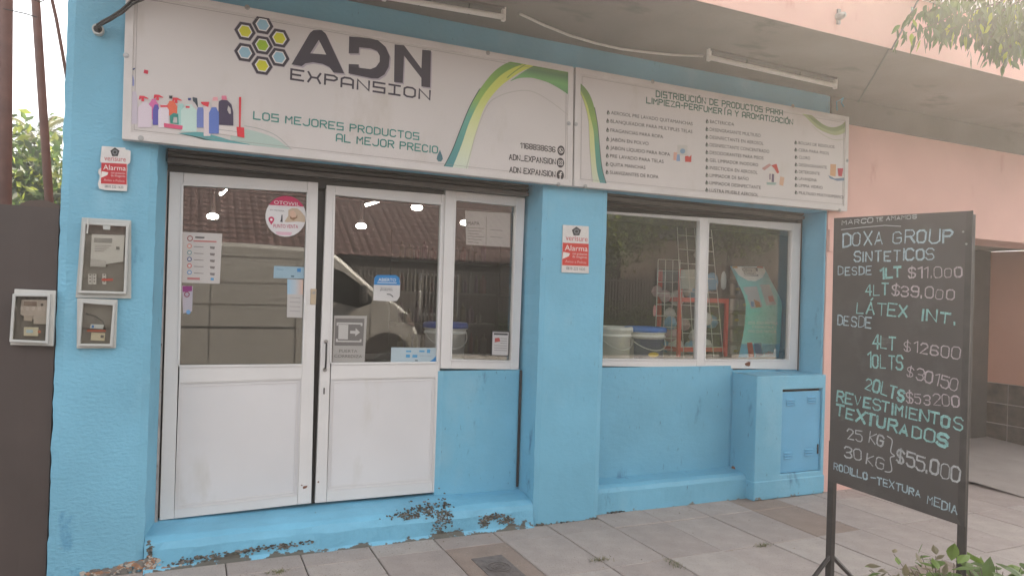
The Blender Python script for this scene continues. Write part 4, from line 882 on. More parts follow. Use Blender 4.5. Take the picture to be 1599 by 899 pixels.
# ================================================================== BROWN WALL, POLES, LEFT BACKGROUND
t = thing('boundary_wall', 'dark brown painted garden wall left of the blue shop', 'wall', (-1.5, 0, 0))
rough_slab('wall_face', -9, -.625, -.02, 1.975, .012, .22, BROWN, t, amp=.003, edge=.002, seed=12, step=.12)
c = at(68, 311, .1); b = B(); vs = []
for i in range(13):
    u = i/12; h = .036*math.sin(math.pi*u)**.7; vs.append((c[0]-.10+u*.2, h))
b.prism([(c[0]-.10, 1.972)]+[(x, 1.975+h+.002*random.random()) for x, h in vs[1:-1]]+[(c[0]+.10, 1.972)], .03, .2); b.build('coping_tile', mat('clay_tile_dark', (.085, .06, .05), .8), t)
def pole(label, a, c_, r, extra=None):
    t = thing('steel_pole', label, 'pole', (a[0], a[1], 0)); b = B(); b.tube([a, c_], r, 12); b.build('shaft', mat('rusty_pole_paint', (.13, .065, .05), .7, var=.25, vscale=8, bump=.2), t, smooth=True)
    b = B(); b.lathe([(r[0]+.05, 0), (r[0]+.05, .02), (r[0]+.01, .03)], (a[0], a[1], -.02), 12); b.build('foot_plate', DARK, t); return t
def atz(px, py, Y): q_ = at(px, py, Y); return Vector((q_[0], Y, q_[1]))
pA, pB = atz(6, 310, 1.0), atz(8, -10, 1.0); D = (pB-pA)/(pB.z-pA.z)
t = pole('thick rusty steel pole at the left edge of the picture', tuple(pA-D*pA.z), tuple(pB+D*1.5), [.043, .042])
b = B(); cpt = atz(9, 20, 1.0); b.tube([(cpt.x, .93, cpt.z), (cpt.x+.12, .92, cpt.z-.012), (cpt.x+.18, .93, cpt.z-.02)], .004, 5); b.build('wire_tail', DARK, t)
pA, pB = atz(76, 305, 1.6), atz(55, -10, 1.6); D = (pB-pA)/(pB.z-pA.z)
pole('thinner dark pole leaning left between rusty pole and blue pillar', tuple(pA-D*pA.z), tuple(pB+D*1.2), [.028, .028])
b = B(); c1 = [atz(40, -14, 1.2), atz(50, -2, 1.2), atz(62, 4, 1.2), atz(75, -2, 1.2), atz(82, -16, 1.2)]; b.tube(c1, .004, 5); tag(b.build('wire_ring', DARK, None), 'thin wire curl hanging in the sky beside the poles', 'cable')
b = B(); c1 = [atz(78, -14, 1.3), atz(88, 30, 1.3), atz(97, 80, 1.3), atz(106, 132, 1.3), atz(112, 200, 1.3), atz(118, 320, 1.3)]; b.tube(c1, .012, 6); tag(b.build('hanging_cable', MATS['rusty_pole_paint'], None), 'thin slanting cable in the sky beside the blue pillar', 'cable')

# ------------------------------------------------------------------ foliage
def leafmat(name, c, tr=.4): return mat(name, c, .55, var=.35, vscale=3, trans=tr)
LEAF_D, LEAF_M, LEAF_Y = leafmat('leaf_dark', (.028, .055, .016)), leafmat('leaf_mid', (.075, .125, .03)), leafmat('leaf_yellow_green', (.20, .24, .04), .5)
def leaf_cloud(blobs, n, size, seed=0, droop=.3, wide=.5):
    """many small folded leaves filling irregular blobs"""
    rnd = random.Random(seed); b = B()
    wts = [r[3]*r[4]*r[5] for r in blobs]
    cl = []
    for _ in range(max(8, n//16)):
        x, y, z, rx, ry, rz = rnd.choices(blobs, wts)[0]
        v = Vector((rnd.gauss(0, 1), rnd.gauss(0, 1), rnd.gauss(0, 1))).normalized()*(rnd.random()**.45)
        cl.append((Vector((x+v.x*rx, y+v.y*ry, z+v.z*rz)), rnd.choice((0, 0, 0, 1, 1, 2))))
    for _ in range(n):
        c, mi = rnd.choice(cl); b.mi = mi if rnd.random() < .75 else rnd.choice((0, 1, 2))
        p = c+Vector((rnd.gauss(0, 1), rnd.gauss(0, 1), rnd.gauss(0, .8)))*size*1.6
        d = Vector((rnd.uniform(-1, 1), rnd.uniform(-1, 1), rnd.uniform(-1, .5)-droop)).normalized(); s_ = size*rnd.uniform(.6, 1.25)
        w = d.cross(Vector((rnd.uniform(-1, 1), rnd.uniform(-1, 1), rnd.uniform(-1, 1)))).normalized(); nrm = d.cross(w)
        b.add([p, p+d*s_*.45+w*s_*wide*.5+nrm*s_*.06, p+d*s_, p+d*s_*.45-w*s_*wide*.5+nrm*s_*.06], [(0, 1, 2), (0, 2, 3)])
    return b
BARK = mat('bark', (.11, .085, .065), .95, var=.3, vscale=14, bump=.8, bscale=30)
def tree(label, x, y, h, blobs, n, size, seed, r=.12, group=None, name='leafy_tree', z0=0):
    t = thing(name, label, 'tree', (x, y, z0), group); rnd = random.Random(seed+5)
    b = B(); top = Vector((x+rnd.uniform(-.2, .2), y+rnd.uniform(-.2, .2), h*.6))
    b.tube([(x, y, z0), (x+.02, y, h*.2), ((x+top.x)/2, (y+top.y)/2, h*.4), top], [r*1.25, r, r*.8, r*.55], 10); b.build('trunk', BARK, t, smooth=True)
    for bl in blobs:
        b = B(); e = Vector(bl[:3]); m_ = top.lerp(e, .5)+Vector((0, 0, .15)); b.tube([top-Vector((0, 0, h*.12)), m_, e], [r*.45, r*.28, r*.1], 7); b.build('limb', BARK, t, smooth=True)
    o = leaf_cloud(blobs, n, size, seed).build('crown', [LEAF_D, LEAF_M, LEAF_Y], t); stuff(o); return t
# trees seen over the brown wall
tree('bushy green tree with sunlit yellow top behind the brown wall', -3.6, 10, 5.0, [(-4.2, 10, 3.15, 1.5, 1.5, 1.35), (-2.6, 10.5, 2.75, 1.2, 1.3, 1.25), (-5.4, 10, 2.8, 1.6, 1.4, 1.3), (-3.2, 9.3, 1.6, 2.2, 1.2, 1.3), (-1.6, 9.8, 2.0, 1.3, 1.2, 1.35)], 34000, .20, 3, r=.18, name='bushy_tree')
# palm
pc = atz(60, 222, 12.0)
t = thing('palm_tree', 'palm tree with fan of fronds rising above the bushes on the left', 'palm tree', (pc.x, pc.y, 0))
b = B(); b.tube([(pc.x, pc.y, 0), (pc.x+.05, pc.y, pc.z*.6), (pc.x, pc.y, pc.z-.1)], [.24, .2, .17], 10); b.build('trunk', BARK, t, smooth=True)
rnd = random.Random(4)
for k_ in range(22):
    az = k_*2.399; el = rnd.uniform(-.35, 1.3); L = rnd.uniform(.95, 1.3); b = B(); b.mi = 0 if k_ % 3 else 1
    pts = []
    for j in range(9):
        u = j/8; hor = math.cos(el)*L*u; ver = math.sin(el)*L*u-.45*L*u*u
        pts.append(Vector((pc.x+math.cos(az)*hor, pc.y+math.sin(az)*hor, pc.z-.05+ver)))
    b.tube(pts, [.015*(1-.8*j/8) for j in range(9)], 4)
    for j in range(2, 9):
        for q_ in range(3):
            base = pts[j-1].lerp(pts[j], q_/3); dirn = (pts[j]-pts[j-1]).normalized(); side = dirn.cross(Vector((0, 0, 1))).normalized()
            for sg in (-1, 1):
                tip = base+side*sg*.26*(1-.4*(j/8))+dirn*.20+Vector((0, 0, -.08)); b.add([base-dirn*.014, base+dirn*.014, tip], [(0, 1, 2)])
    b.build('frond', [leafmat('palm_green', (.07, .09, .03)), leafmat('palm_yellow', (.15, .15, .05))], t)

# kerb tree: drooping branch enters the frame at top right, crown mostly above it
tx, ty = 4.55, -2.75
t = thing('street_tree', 'street tree at the kerb whose drooping leafy branch hangs in at the top right', 'tree', (tx, ty, 0))
b = B(); b.tube([(tx, ty, 0), (tx+.03, ty, 1.2), (tx-.02, ty+.03, 2.4), (tx+.05, ty+.1, 3.4)], [.13, .10, .09, .07], 12); b.build('trunk', BARK, t, smooth=True)
for e in ((5.2, -2.0, 4.5), (3.9, -3.5, 4.6), (4.2, -2.0, 4.9), (5.4, -3.2, 4.4)):
    b = B(); b.tube([(tx, ty+.03, 2.6), ((tx+e[0])/2, (ty+e[1])/2, (3.0+e[2])/2+.1), e], [.05, .035, .015], 7); b.build('limb', BARK, t, smooth=True)
o = leaf_cloud([(4.3, -2.9, 4.7, 1.3, 1.1, .7), (5.4, -2.7, 4.4, 1.1, .9, .7), (3.2, -3.6, 4.6, .9, .9, .6)], 5000, .085, 8).build('crown', [LEAF_D, LEAF_M, LEAF_Y], t); stuff(o)
def nice_leaf(b, p, d, w, s_, curl):
    nrm = d.cross(w).normalized()
    L_ = []; R_ = []; M_ = []
    prof = [0, .30, .46, .40, .22, 0]
    for i, pw in enumerate(prof):
        u = i/5; q_ = p+d*s_*u-Vector((0, 0, 1))*curl*s_*u*u; M_.append(q_-nrm*s_*.03*math.sin(u*3.14)); L_.append(q_+w*pw*s_*.5+nrm*s_*.02); R_.append(q_-w*pw*s_*.5+nrm*s_*.02)
    n = len(M_); b.add(M_+L_+R_, [(i, i+1, n+i+1, n+i) for i in range(n-1)]+[(i+1, i, 2*n+i, 2*n+i+1) for i in range(n-1)])
rnd = random.Random(21); b = B(); br = []
twigs = [((1640, -30), (1560, 25), (1490, 45), (1425, 72)), ((1640, -10), (1570, 35), (1530, 50), (1478, 68)), ((1640, 20), (1600, 45), (1570, 60), (1545, 80)), ((1650, 30), (1610, 70), (1590, 85), (1560, 105)), ((1620, -40), (1540, 0), (1480, 20), (1450, 40)), ((1640, 0), (1590, 30), (1555, 62), (1530, 72)), ((1650, 40), (1620, 60), (1600, 80), (1585, 98))]
bt = B()
for ti, tw in enumerate(twigs):
    Yt = -1.75-.06*(ti % 4)
    P3 = [atz(px_, py_-20, Yt-.05*i) for i, (px_, py_) in enumerate(tw)]
    if ti == 0: bt.tube([Vector((tx, ty, 3.3)), Vector((4.4, -2.2, 3.65)), P3[0]], [.03, .02, .008], 7)
    bt.tube(P3, [.008, .006, .004, .002], 6)
    for seg in range(3):
        for k_ in range(62):
            p = P3[seg].lerp(P3[seg+1], rnd.random())+Vector((rnd.gauss(0, .05), rnd.gauss(0, .08), rnd.gauss(0, .028)))
            d = Vector((rnd.uniform(-.8, .4), rnd.uniform(-.5, .5), rnd.uniform(-1.3, -.35))).normalized(); w = d.cross(Vector((rnd.uniform(-.5, .5), 1, rnd.uniform(-.5, .5)))).normalized()
            b.mi = rnd.choices((0, 1, 2), (6, 2.5, .7))[0]; nice_leaf(b, p, d, w, rnd.uniform(.045, .072), rnd.uniform(0, .5))
bt.build('drooping_twig', BARK, t, smooth=True)
o = b.build('branch_leaves', [leafmat('leaf_branch', (.06, .095, .03), .35), LEAF_M, leafmat('leaf_lit', (.28, .34, .03), .6)], t); stuff(o)

# plants at tree pit, bottom right
def shrub(label, base, spread, h, n, size, seed, cat='plant', fr=.2):
    t = thing('leafy_plant', label, cat, base); rnd = random.Random(seed); b = B(); st = B()
    for k_ in range(n):
        az = rnd.uniform(0, 6.28); r = spread*rnd.random()**.6; tip = Vector((base[0]+math.cos(az)*r, base[1]+math.sin(az)*r*.8, base[2]+h*rnd.uniform(.35, 1)*(1-.3*r/spread)))
        root = Vector((base[0]+rnd.uniform(-.05, .05), base[1]+rnd.uniform(-.05, .05), base[2])); st.tube([root, root.lerp(tip, .5)+Vector((0, 0, .04)), tip], [.004, .003, .0015], 4)
        for j in range(5):
            p = root.lerp(tip, .35+.65*j/4)+Vector((rnd.gauss(0, .01), rnd.gauss(0, .01), .01)); d = Vector((rnd.uniform(-1, 1), rnd.uniform(-1, 1), rnd.uniform(-.2, .8))).normalized(); w = d.cross(Vector((rnd.uniform(-.3, .3), rnd.uniform(-.3, .3), 1))).normalized()
            b.mi = 2 if rnd.random() < fr else rnd.choice((0, 1)); nice_leaf(b, p, d, w, size*rnd.uniform(.7, 1.3), rnd.uniform(0, .6))
    st.build('stems', BARK, t); b.build('leaves', [leafmat('plant_green', (.11, .17, .04)), leafmat('plant_light', (.16, .24, .05)), leafmat('plant_dry', (.20, .17, .10))], t); return t
shrub('bright green broad leaved plant at the lower right corner beside the blackboard foot', (3.35, -2.42, 0),   .42, .50, 110, .11, 2, fr=.05)
shrub('half dried sprawling plant behind the right leg of the blackboard', (3.42, -2.12, 0), .36, .42, 80, .06, 5, fr=.6)
shrub('small green sprig at the foot of the brown wall at the left edge', (-1.0, -.55, 0), .22, .55, 8, .06, 9, fr=.3)
for i, (px_, py_) in enumerate(((939, 874), (1052, 880), (1191, 851), (435, 893), (1420, 897))):
    g_ = ground(px_, py_); t = thing('weed_tuft', ['dry weed tuft in the joint below the column', 'green brown weed strip in a pavement joint right of the column', 'round dry weed tuft on the pavement below the shop window', 'small weed tuft in the pavement below the left door', 'weed strip in the pavement joint by the blackboard foot'][i], 'weed', (g_[0], g_[1], 0), 'weeds in the pavement joints')
    b = B(); rnd = random.Random(i)
    for k_ in range(90):
        p = Vector((g_[0]+rnd.gauss(0, .035 if i != 1 else .015), g_[1]+rnd.gauss(0, .015 if i != 1 else .05), 0)); d = Vector((rnd.uniform(-1, 1), rnd.uniform(-1, 1), rnd.uniform(.2, .9)))*rnd.uniform(.012, .035); w = Vector((-d.y, d.x, 0)).normalized()*.0022; b.mi = rnd.choice((0, 0, 1)); b.add([p-w, p+w, p+d], [(0, 1, 2)])
    stuff(b.build('blades', [mat('dry_grass', (.20, .17, .085), .9), mat('green_grass', (.10, .13, .04), .9)], t))

# ================================================================== BLACKBOARD
DL, DR = 4.10, 3.39
pl_ = CAM+ray(1297, 560)*DL; pr_ = CAM+ray(1512, 575)*DR
ox, oy = pl_.x, pl_.y; U = Vector((pr_.x-ox, pr_.y-oy, 0)); WB = U.length; U.normalize(); NB = Vector((-U.y, U.x, 0))
def atb(px, py):
    d = ray(px, py); o3 = Vector((ox, oy, 0)); t_ = (o3-CAM).dot(NB)/d.dot(NB); p = CAM+d*t_-o3; return (p.dot(U), p.z)
bd = thing('blackboard', 'tall standing blackboard with chalk paint prices on the pavement at the right', 'blackboard', (ox, oy, 0))
ANG = math.atan2(U.y, U.x); bd.rotation_euler.z = ANG
def bb(bld, name, m_, bevel=0, smooth=False):
    me_o = bld.build(name, m_, None, smooth=smooth, bevel=bevel); me_o.parent = bd; return me_o
CHB = mat('chalkboard_black', (.056, .047, .043), .55, var=.25, vscale=3, spots=[((.10, .09, .085), 2.2, .52, .22, (1, 1, 1)), ((.13, .12, .115), 9, .64, .12, (.5, 1, 1)), ((.035, .03, .028), 5, .63, .1, (1, 1, .5))])
IRON = mat('black_iron_frame', (.035, .028, .026), .5, var=.3, vscale=15, spots=[((.16, .06, .035), 11, .72, .03, (1, 1, .5))])
c4 = [atb(1302, 340.5), atb(1518, 329), atb(1506, 822), atb(1294, 750)]
xr = (c4[1][0]+c4[2][0])/2; xl = (c4[0][0]+c4[3][0])/2
ztop = (c4[0][1]+c4[1][1])/2; zbot = (c4[3][1]+c4[2][1])/2
print('BOARD', c4, 'w', WB, 'ztop', ztop, 'zbot', zbot, 'at', ox, oy)
b = B(); b.prism(c4, 0, .012); bb(b, 'board', CHB, .002)
PWD = .034
b = B(); b.box(xl-.004-PWD*.2, xl+PWD*.8, .013, .045, -.0, atb(1290, 687)[1]); bb(b, 'post', IRON, .003)
b = B(); b.box(xr-PWD-.008, xr-.004, .013, .034, -.0, ztop-.03); bb(b, 'post', IRON, .003)
b = B(); b.box(xl, xr-PWD, .014, .036, zbot+.02, zbot+.05); b.box(xl, xr-PWD, .014, .036, ztop-.06, ztop-.03); bb(b, 'cross_bar', IRON)
b = B(); b.prism([(xr-.028, c4[1][1]-.002), (xr+.003, c4[1][1]+.001), (xr+.001, zbot-.03), (xr-.032, zbot+.02)], -.0012, -.0002); bb(b, 'edge_strip', IRON)
for xx in (xl+.012, xr-.018):
    for sg in (-1, 1):
        b = B(); b.tube([(xx, .03, .17), (xx, .03+sg*.20, .0)], .013, 6); bb(b, 'foot_brace', IRON)
def cz(fx, lst):
    for s_, x0, y0, x1, y1, cap, w, colr in lst:
        b = B(); k_ = fx(1, 0)[0]-fx(0, 0)[0]; ptext(b, s_, fx(x0, y0), fx(x1, y1), cap*k_, w*k_*1.15, 0, G, 1.0, conv=atb); bb(b, 'chalk_lettering', mat('chalk_'+colr, colr, .9, var=.25, vscale=30, spots=[((.075, .066, .062), 140, .56, .10, (1, 1, 1)), ((.10, .09, .085), 16, .64, .12, (1, 1, 1))]))
ca, cb = zm(1290, 330, 3.596), zm(1280, 570, 3.456)
BLU, TEA, PNK, WHT = '97a9b0', '7fa9a5', 'a4979a', 'a1a1a1'
cz(ca, [('MARCO', 92, 76, 262, 62, 24, 4, WHT), ('TE', 282, 58, 320, 53, 20, 4, WHT), ('AMAMOS', 340, 50, 508, 40, 20, 4, WHT), ('DOXA', 95, 198, 320, 186, 72, 8, BLU), ('GROUP', 378, 180, 710, 172, 70, 9, BLU),
        ('SINTETICOS', 160, 282, 607, 270, 56, 7, BLU), ('DESDE', 70, 357, 258, 351, 46, 5, BLU), ('1LT', 308, 374, 425, 365, 56, 9, TEA), ('$11.000', 466, 372, 765, 367, 54, 6, PNK),
        ('4LT', 222, 468, 350, 468, 60, 7, TEA), ('$39.000', 370, 470, 720, 497, 56, 6, PNK), ('LÁTEX', 172, 568, 452, 594, 62, 8, TEA), ('INT.', 542, 610, 722, 634, 60, 9, TEA),
        ('DESDE', 65, 636, 252, 657, 56, 6, BLU), ('4LT', 262, 762, 392, 776, 72, 7, TEA), ('$12600', 440, 780, 750, 828, 58, 6, PNK), ('10LTS', 234, 872, 432, 893, 78, 8, TEA)])
cz(cb, [('$30150', 472, 58, 740, 140, 58, 6, PNK), ('20LTS', 246, 125, 455, 195, 62, 9, TEA), ('$53200', 472, 200, 752, 226, 56, 6, PNK), ('REVESTIMIENTOS', 95, 190, 768, 352, 56, 9, TEA),
        ('TEXTURADOS', 90, 266, 685, 440, 58, 12, TEA), ('25', 154, 398, 232, 408, 56, 7, WHT), ('KG', 268, 412, 342, 440, 56, 7, WHT), ('30', 138, 498, 225, 512, 54, 7, WHT), ('KG', 252, 528, 342, 560, 56, 7, WHT),
        ('$55.000', 417, 524, 752, 632, 72, 8, WHT), ('RODILLO', 78, 560, 258, 615, 36, 6, BLU), ('-', 272, 618, 300, 622, 30, 6, BLU), ('TEXTURA', 310, 638, 548, 712, 38, 6, BLU), ('MEDIA', 582, 744, 742, 800, 44, 6, BLU)])
b = B(); ribbon(b, [atb(*cb(*p)) for p in smooth_line([(366, 382), (392, 405), (384, 465), (404, 488), (382, 500), (390, 560), (378, 575), (354, 572)])], .006, -.0013); bb(b, 'chalk_brace', ink(WHT))
b = B(); ribbon(b, [atb(*ca(*p)) for p in ((86, 103), (200, 90), (330, 79), (420, 84))], .004, -.0013); bb(b, 'chalk_underline', ink(WHT))
# ragged plastic tag etc: a small white screw on the right post
for px_, py_ in ((1505, 362), (1510, 381)):
    c = atb(px_, py_); b = B(); b.prism(circle(c, .005, 8), -.006, -.003); bb(b, 'screw', STEEL)

# ================================================================== STICKERS ON GLASS (outer face of each pane)
YG1, YG2, YG3 = .250+.0165, .262+.0165, .250+.0165
z5a = zm(260, 260, 3.458)
t = thing('round_sticker', 'round pink and white OTOWIL point of sale sticker high on the left door glass', 'sticker', (*at(445, 338, YG1)[:1], YG1, at(445, 338, YG1)[1]))
zo = zm(400, 290, 9.99); C0 = (462, 478)
rr = 330; 
def cc(k0, k1, r=318, n=26): return [(C0[0]+r*math.cos(math.radians(a)), C0[1]-r*math.sin(math.radians(a))) for a in [k0+(k1-k0)*i/n for i in range(n+1)]]
b = B(); b.prism(P(zo, cc(0, 346), YG1), YG1-.001, YG1); b.build('disc', mat('sticker_white', (.62, .60, .60), .4, var=.02), t)
pr(t, 'crimson_cap', zo, cc(28, 146), 'b8305a', YG1, .0008)
ft('OTOWIL', t, zo, (278, 285), (672, 318), 58, YG1, 'd9d3d2', .0032)
ft('PUNTO VENTA', t, zo, (268, 655), (652, 668), 62, YG1, 'b03458', .0026)
pr(t, 'map_pin', zo, [(235, 610), (195, 545), (190, 510), (210, 488), (238, 482), (265, 492), (282, 515), (275, 550)], 'b8305a', YG1, .0008); pr(t, 'map_pin_dot', zo, circle((236, 530), 20, 12), 'e0dada', YG1, .0016)
pr(t, 'dark_bar', zo, [(395, 455), (410, 455), (412, 570), (365, 560), (385, 540)], '3c3a44', YG1, .0008)
ft('EN MATERIA', t, zo, (215, 385), (440, 405), 20, YG1, '55505a', .0026)
pr(t, 'blonde_hair_picture', zo, [(500, 380), (560, 350), (640, 355), (700, 400), (760, 480), (765, 570), (640, 560), (480, 570), (440, 560), (500, 470)], 'b9a48f', YG1, .0008)
pr(t, 'face_picture', zo, [(530, 400), (580, 385), (620, 430), (610, 490), (560, 520), (525, 480)], 'c9a692', YG1, .0016)
pr(t, 'hair_shade_picture', zo, [(520, 470), (560, 500), (620, 490), (640, 450), (640, 500), (580, 540), (530, 515)], '8a6a50', YG1, .0024)
pr(t, 'footer', zo, [(300, 715), (560, 725), (540, 775), (330, 765)], 'cfa9b6', YG1, .0008)
t = card('instruction_poster', 'white hygiene instruction poster with coloured round icons on the left door glass', 'poster', [(284, 362), (347, 365), (343, 443), (284, 441)], YG1, 'b9b2ae')
pr(t, 'title_mark', z5a, circle((127, 388), 16, 14), '8c4a48', YG1); pr(t, 'title_mark', z5a, circle((127, 388), 11, 12), 'bdb4b0', YG1, .0008)
pr(t, 'title_line', z5a, [(155, 378), (205, 380), (205, 388), (155, 386)], '4c4648', YG1); pr(t, 'red_line', z5a, [(145, 398), (270, 402), (270, 410), (145, 406)], 'b06a66', YG1)
for i, colr in enumerate(('c98070', '6f9090', '3f5080', 'c06058', '5a8ab8')):
    y2 = 429+i*35.5; pr(t, 'icon', z5a, circle((124, y2), 13, 12), colr, YG1); pr(t, 'icon', z5a, circle((124, y2), 8, 12), 'c4bdb9', YG1, .0008)
    pr(t, 'small_print', z5a, [(148, y2-3+4), (200, y2+4), (200, y2+8), (148, y2+6)], '8a8482', YG1); pr(t, 'side_icon', z5a, [(234, y2+2), (262, y2+4), (258, y2+18), (236, y2+14)], '78706e', YG1)
pr(t, 'red_box', z5a, [(112, 598), (180, 600), (180, 612), (112, 610)], 'b07070', YG1); pr(t, 'blue_box', z5a, [(238, 600), (256, 601), (255, 615), (238, 614)], '5a90b8', YG1)
t = card('purple_notice', 'small torn purple and white notice at the left edge of the left door glass', 'sticker', [(284, 446), (301, 447), (300, 486), (286, 489)], YG1, 'aca5ae')
pr(t, 'purple_head', z5a, [(86, 645), (138, 645), (138, 672), (88, 678)], '8c3a78', YG1); pr(t, 'red_ring', z5a, circle((110, 690), 16, 14), '8a4a5c', YG1, .0003); pr(t, 'red_ring', z5a, circle((110, 690), 10, 12), 'a79faa', YG1, .001); pr(t, 'blue_foot', z5a, circle((118, 785), 12, 10), '6a9ac8', YG1)
t = card('blue_sticker', 'pale blue payment sticker strip at the right of the left door glass', 'sticker', [(428, 415), (475, 417), (475, 435), (427, 434)], YG1, '8aa4b2')
ft('PAGO', t, z5a, (595, 558), (630, 562), 10, YG1, '5a7a90', .0026); pr(t, 'mark', z5a, [(705, 550), (725, 550), (725, 570), (705, 568)], '3a7ab0', YG1); pr(t, 'mark', z5a, [(672, 588), (690, 588), (688, 597), (672, 596)], '46606e', YG1)
t = card('paper_notice', 'tall white paper notice with blue and peach top under the pale blue sticker', 'notice', [(449, 435.5), (473, 436.5), (472, 496), (448, 495)], YG1, 'b4afac')
b = B(); q_ = P(z5a, [(652, 608), (738, 612), (736, 690), (652, 688)], YG1); b.flat(q_, YG1-.0022); b.build('picture', ramp_mat('notice_gradient', [(0, '8db0c6'), (.5, 'a9b4bc'), (1, 'c9a694')], 0), t)
for i in range(4): pr(t, 'small_print', z5a, [(665, 705+i*24), (722, 708+i*24), (722, 711+i*24), (665, 708+i*24)], '8f8b8a', YG1)
z6a = zm(480, 380, 4.495)
q_ = [(470, 240), (490, 222), (620, 222), (645, 240), (650, 270), (648, 370), (628, 402), (590, 406), (462, 400), (466, 290)]
t = thing('open_sign', 'blue and white ABIERTO open sign on the right door glass', 'sign', (at(604, 450, YG2)[0], YG2, at(604, 450, YG2)[1]))
b = B(); b.prism(P(z6a, q_, YG2), YG2-.001, YG2); b.build('card', mat('open_card', (.52, .50, .49), .5), t)
pr(t, 'blue_head', z6a, [(470, 240), (490, 222), (620, 222), (645, 240), (650, 293), (467, 290)], '2f78b0', YG2, .0004)
ft('ABIERTO', t, z6a, (498, 265), (620, 268), 24, YG2, 'd6dadc', .0032); pr(t, 'rule', z6a, [(490, 272), (625, 275), (625, 280), (490, 277)], 'c3ccd2', YG2, .0012)
ft('Empujar', t, z6a, (515, 318), (595, 320), 10, YG2, '6a6a6c', .0028); ft('puerta', t, z6a, (510, 330), (598, 332), 10, YG2, '6a6a6c', .0028)
b = B(); ribbon(b, P(z6a, [(560, 356), (582, 358), (600, 374)], YG2), .006, YG2-.0024); b.build('hand_mark', ink('3a3a3c'), t)
t = card('sliding_door_sign', 'grey PUERTA CORREDIZA sign with arrow at lower left of the right door glass', 'sign', [(522, 492.5), (573, 493), (569, 567), (519, 566)], YG2, '9d9994')
pr(t, 'grey_field', z6a, [(196, 525), (400, 527), (390, 718), (190, 715)], '6f6b68', YG2)
for pts in ([(205, 553), (386, 557), (386, 578), (374, 578), (374, 568), (216, 565), (215, 576), (204, 576)], [(200, 668), (212, 668), (213, 680), (366, 683), (367, 672), (380, 672), (378, 692), (199, 690)], [(218, 568), (287, 570), (283, 672), (216, 670)],
            [(300, 612), (338, 613), (338, 592), (368, 624), (334, 650), (336, 633), (299, 631)]): pr(t, 'pictogram', z6a, pts, 'b2aeaa', YG2, .0008)
ft('PUERTA', t, z6a, (222, 763), (350, 765), 22, YG2, '6c6865', .0028); ft('CORREDIZA', t, z6a, (188, 798), (382, 802), 22, YG2, '6c6865', .0028)
t = card('payment_sticker', 'pale blue card payment sticker at the bottom right of the right door glass', 'sticker', [(611, 542), (681, 543), (680, 566), (610, 566)], YG2, 'a2b1b8')
for pts in ([(692, 750), (728, 751), (728, 762), (692, 761)], [(785, 749), (822, 750), (822, 762), (785, 761)], [(840, 742), (862, 742), (860, 768), (838, 767)], [(692, 778), (720, 779), (718, 800), (690, 798)], [(738, 780), (772, 781), (770, 800), (736, 799)]): pr(t, 'card_logo', z6a, pts, '4a8fb8', YG2)
pr(t, 'blue_corner', z6a, [(905, 785), (905, 836), (846, 835), (880, 812)], '2f7ab2', YG2); pr(t, 'grey_mark', z6a, [(755, 815), (775, 815), (773, 826), (753, 825)], '6a7478', YG2); ft('cuotas sin interes', t, z6a, (785, 790), (870, 794), 10, YG2, '8795a0', .0026)
# side window papers
z6 = zm(480, 270, 2.725)
t = card('paper_sheet', 'white printed list sheets taped high inside the narrow side window', 'notice', [(726, 329), (797, 333), (796, 386), (728, 382)], YG3+.014, 'a9a6a6')
ft('MAPA', t, z6, (682, 222), (732, 222), 16, YG3+.014, '4e4a4c', .0028)
pr(t, 'joint', z6, [(760, 185), (763, 185), (761, 305), (758, 305)], '8c8888', YG3+.014)
for i in range(6): pr(t, 'small_print', z6, [(682, 232+i*12), (752-(i % 3)*12, 236+i*12), (752-(i % 3)*12, 238+i*12), (682, 234+i*12)], '716c6e', YG3+.014)
for i in range(2): pr(t, 'small_print', z6, [(778, 240+i*30), (830, 244+i*30), (830, 247+i*30), (778, 243+i*30)], '87888c', YG3+.014)
t = card('info_card', 'black edged white info card at the bottom right of the narrow side window', 'notice', [(768, 516), (796, 517), (794, 556), (767, 555)], YG3, '3a3738')
pr(t, 'white_field', z6, [(788, 676), (856, 678), (852, 775), (785, 773)], 'b8b3b1', YG3, .0004); pr(t, 'black_bar', z6, [(793, 680), (852, 682), (852, 690), (793, 688)], '383536', YG3, .0012)
pr(t, 'red_mark', z6, [(797, 702), (816, 700), (820, 716), (796, 720)], 'a8504c', YG3, .0012)
for i in range(6): pr(t, 'small_print', z6, [(794+(26 if i < 3 else 0), 702+i*10), (848, 704+i*10), (848, 706+i*10), (794+(26 if i < 3 else 0), 704+i*10)], '77716f', YG3, .0012)
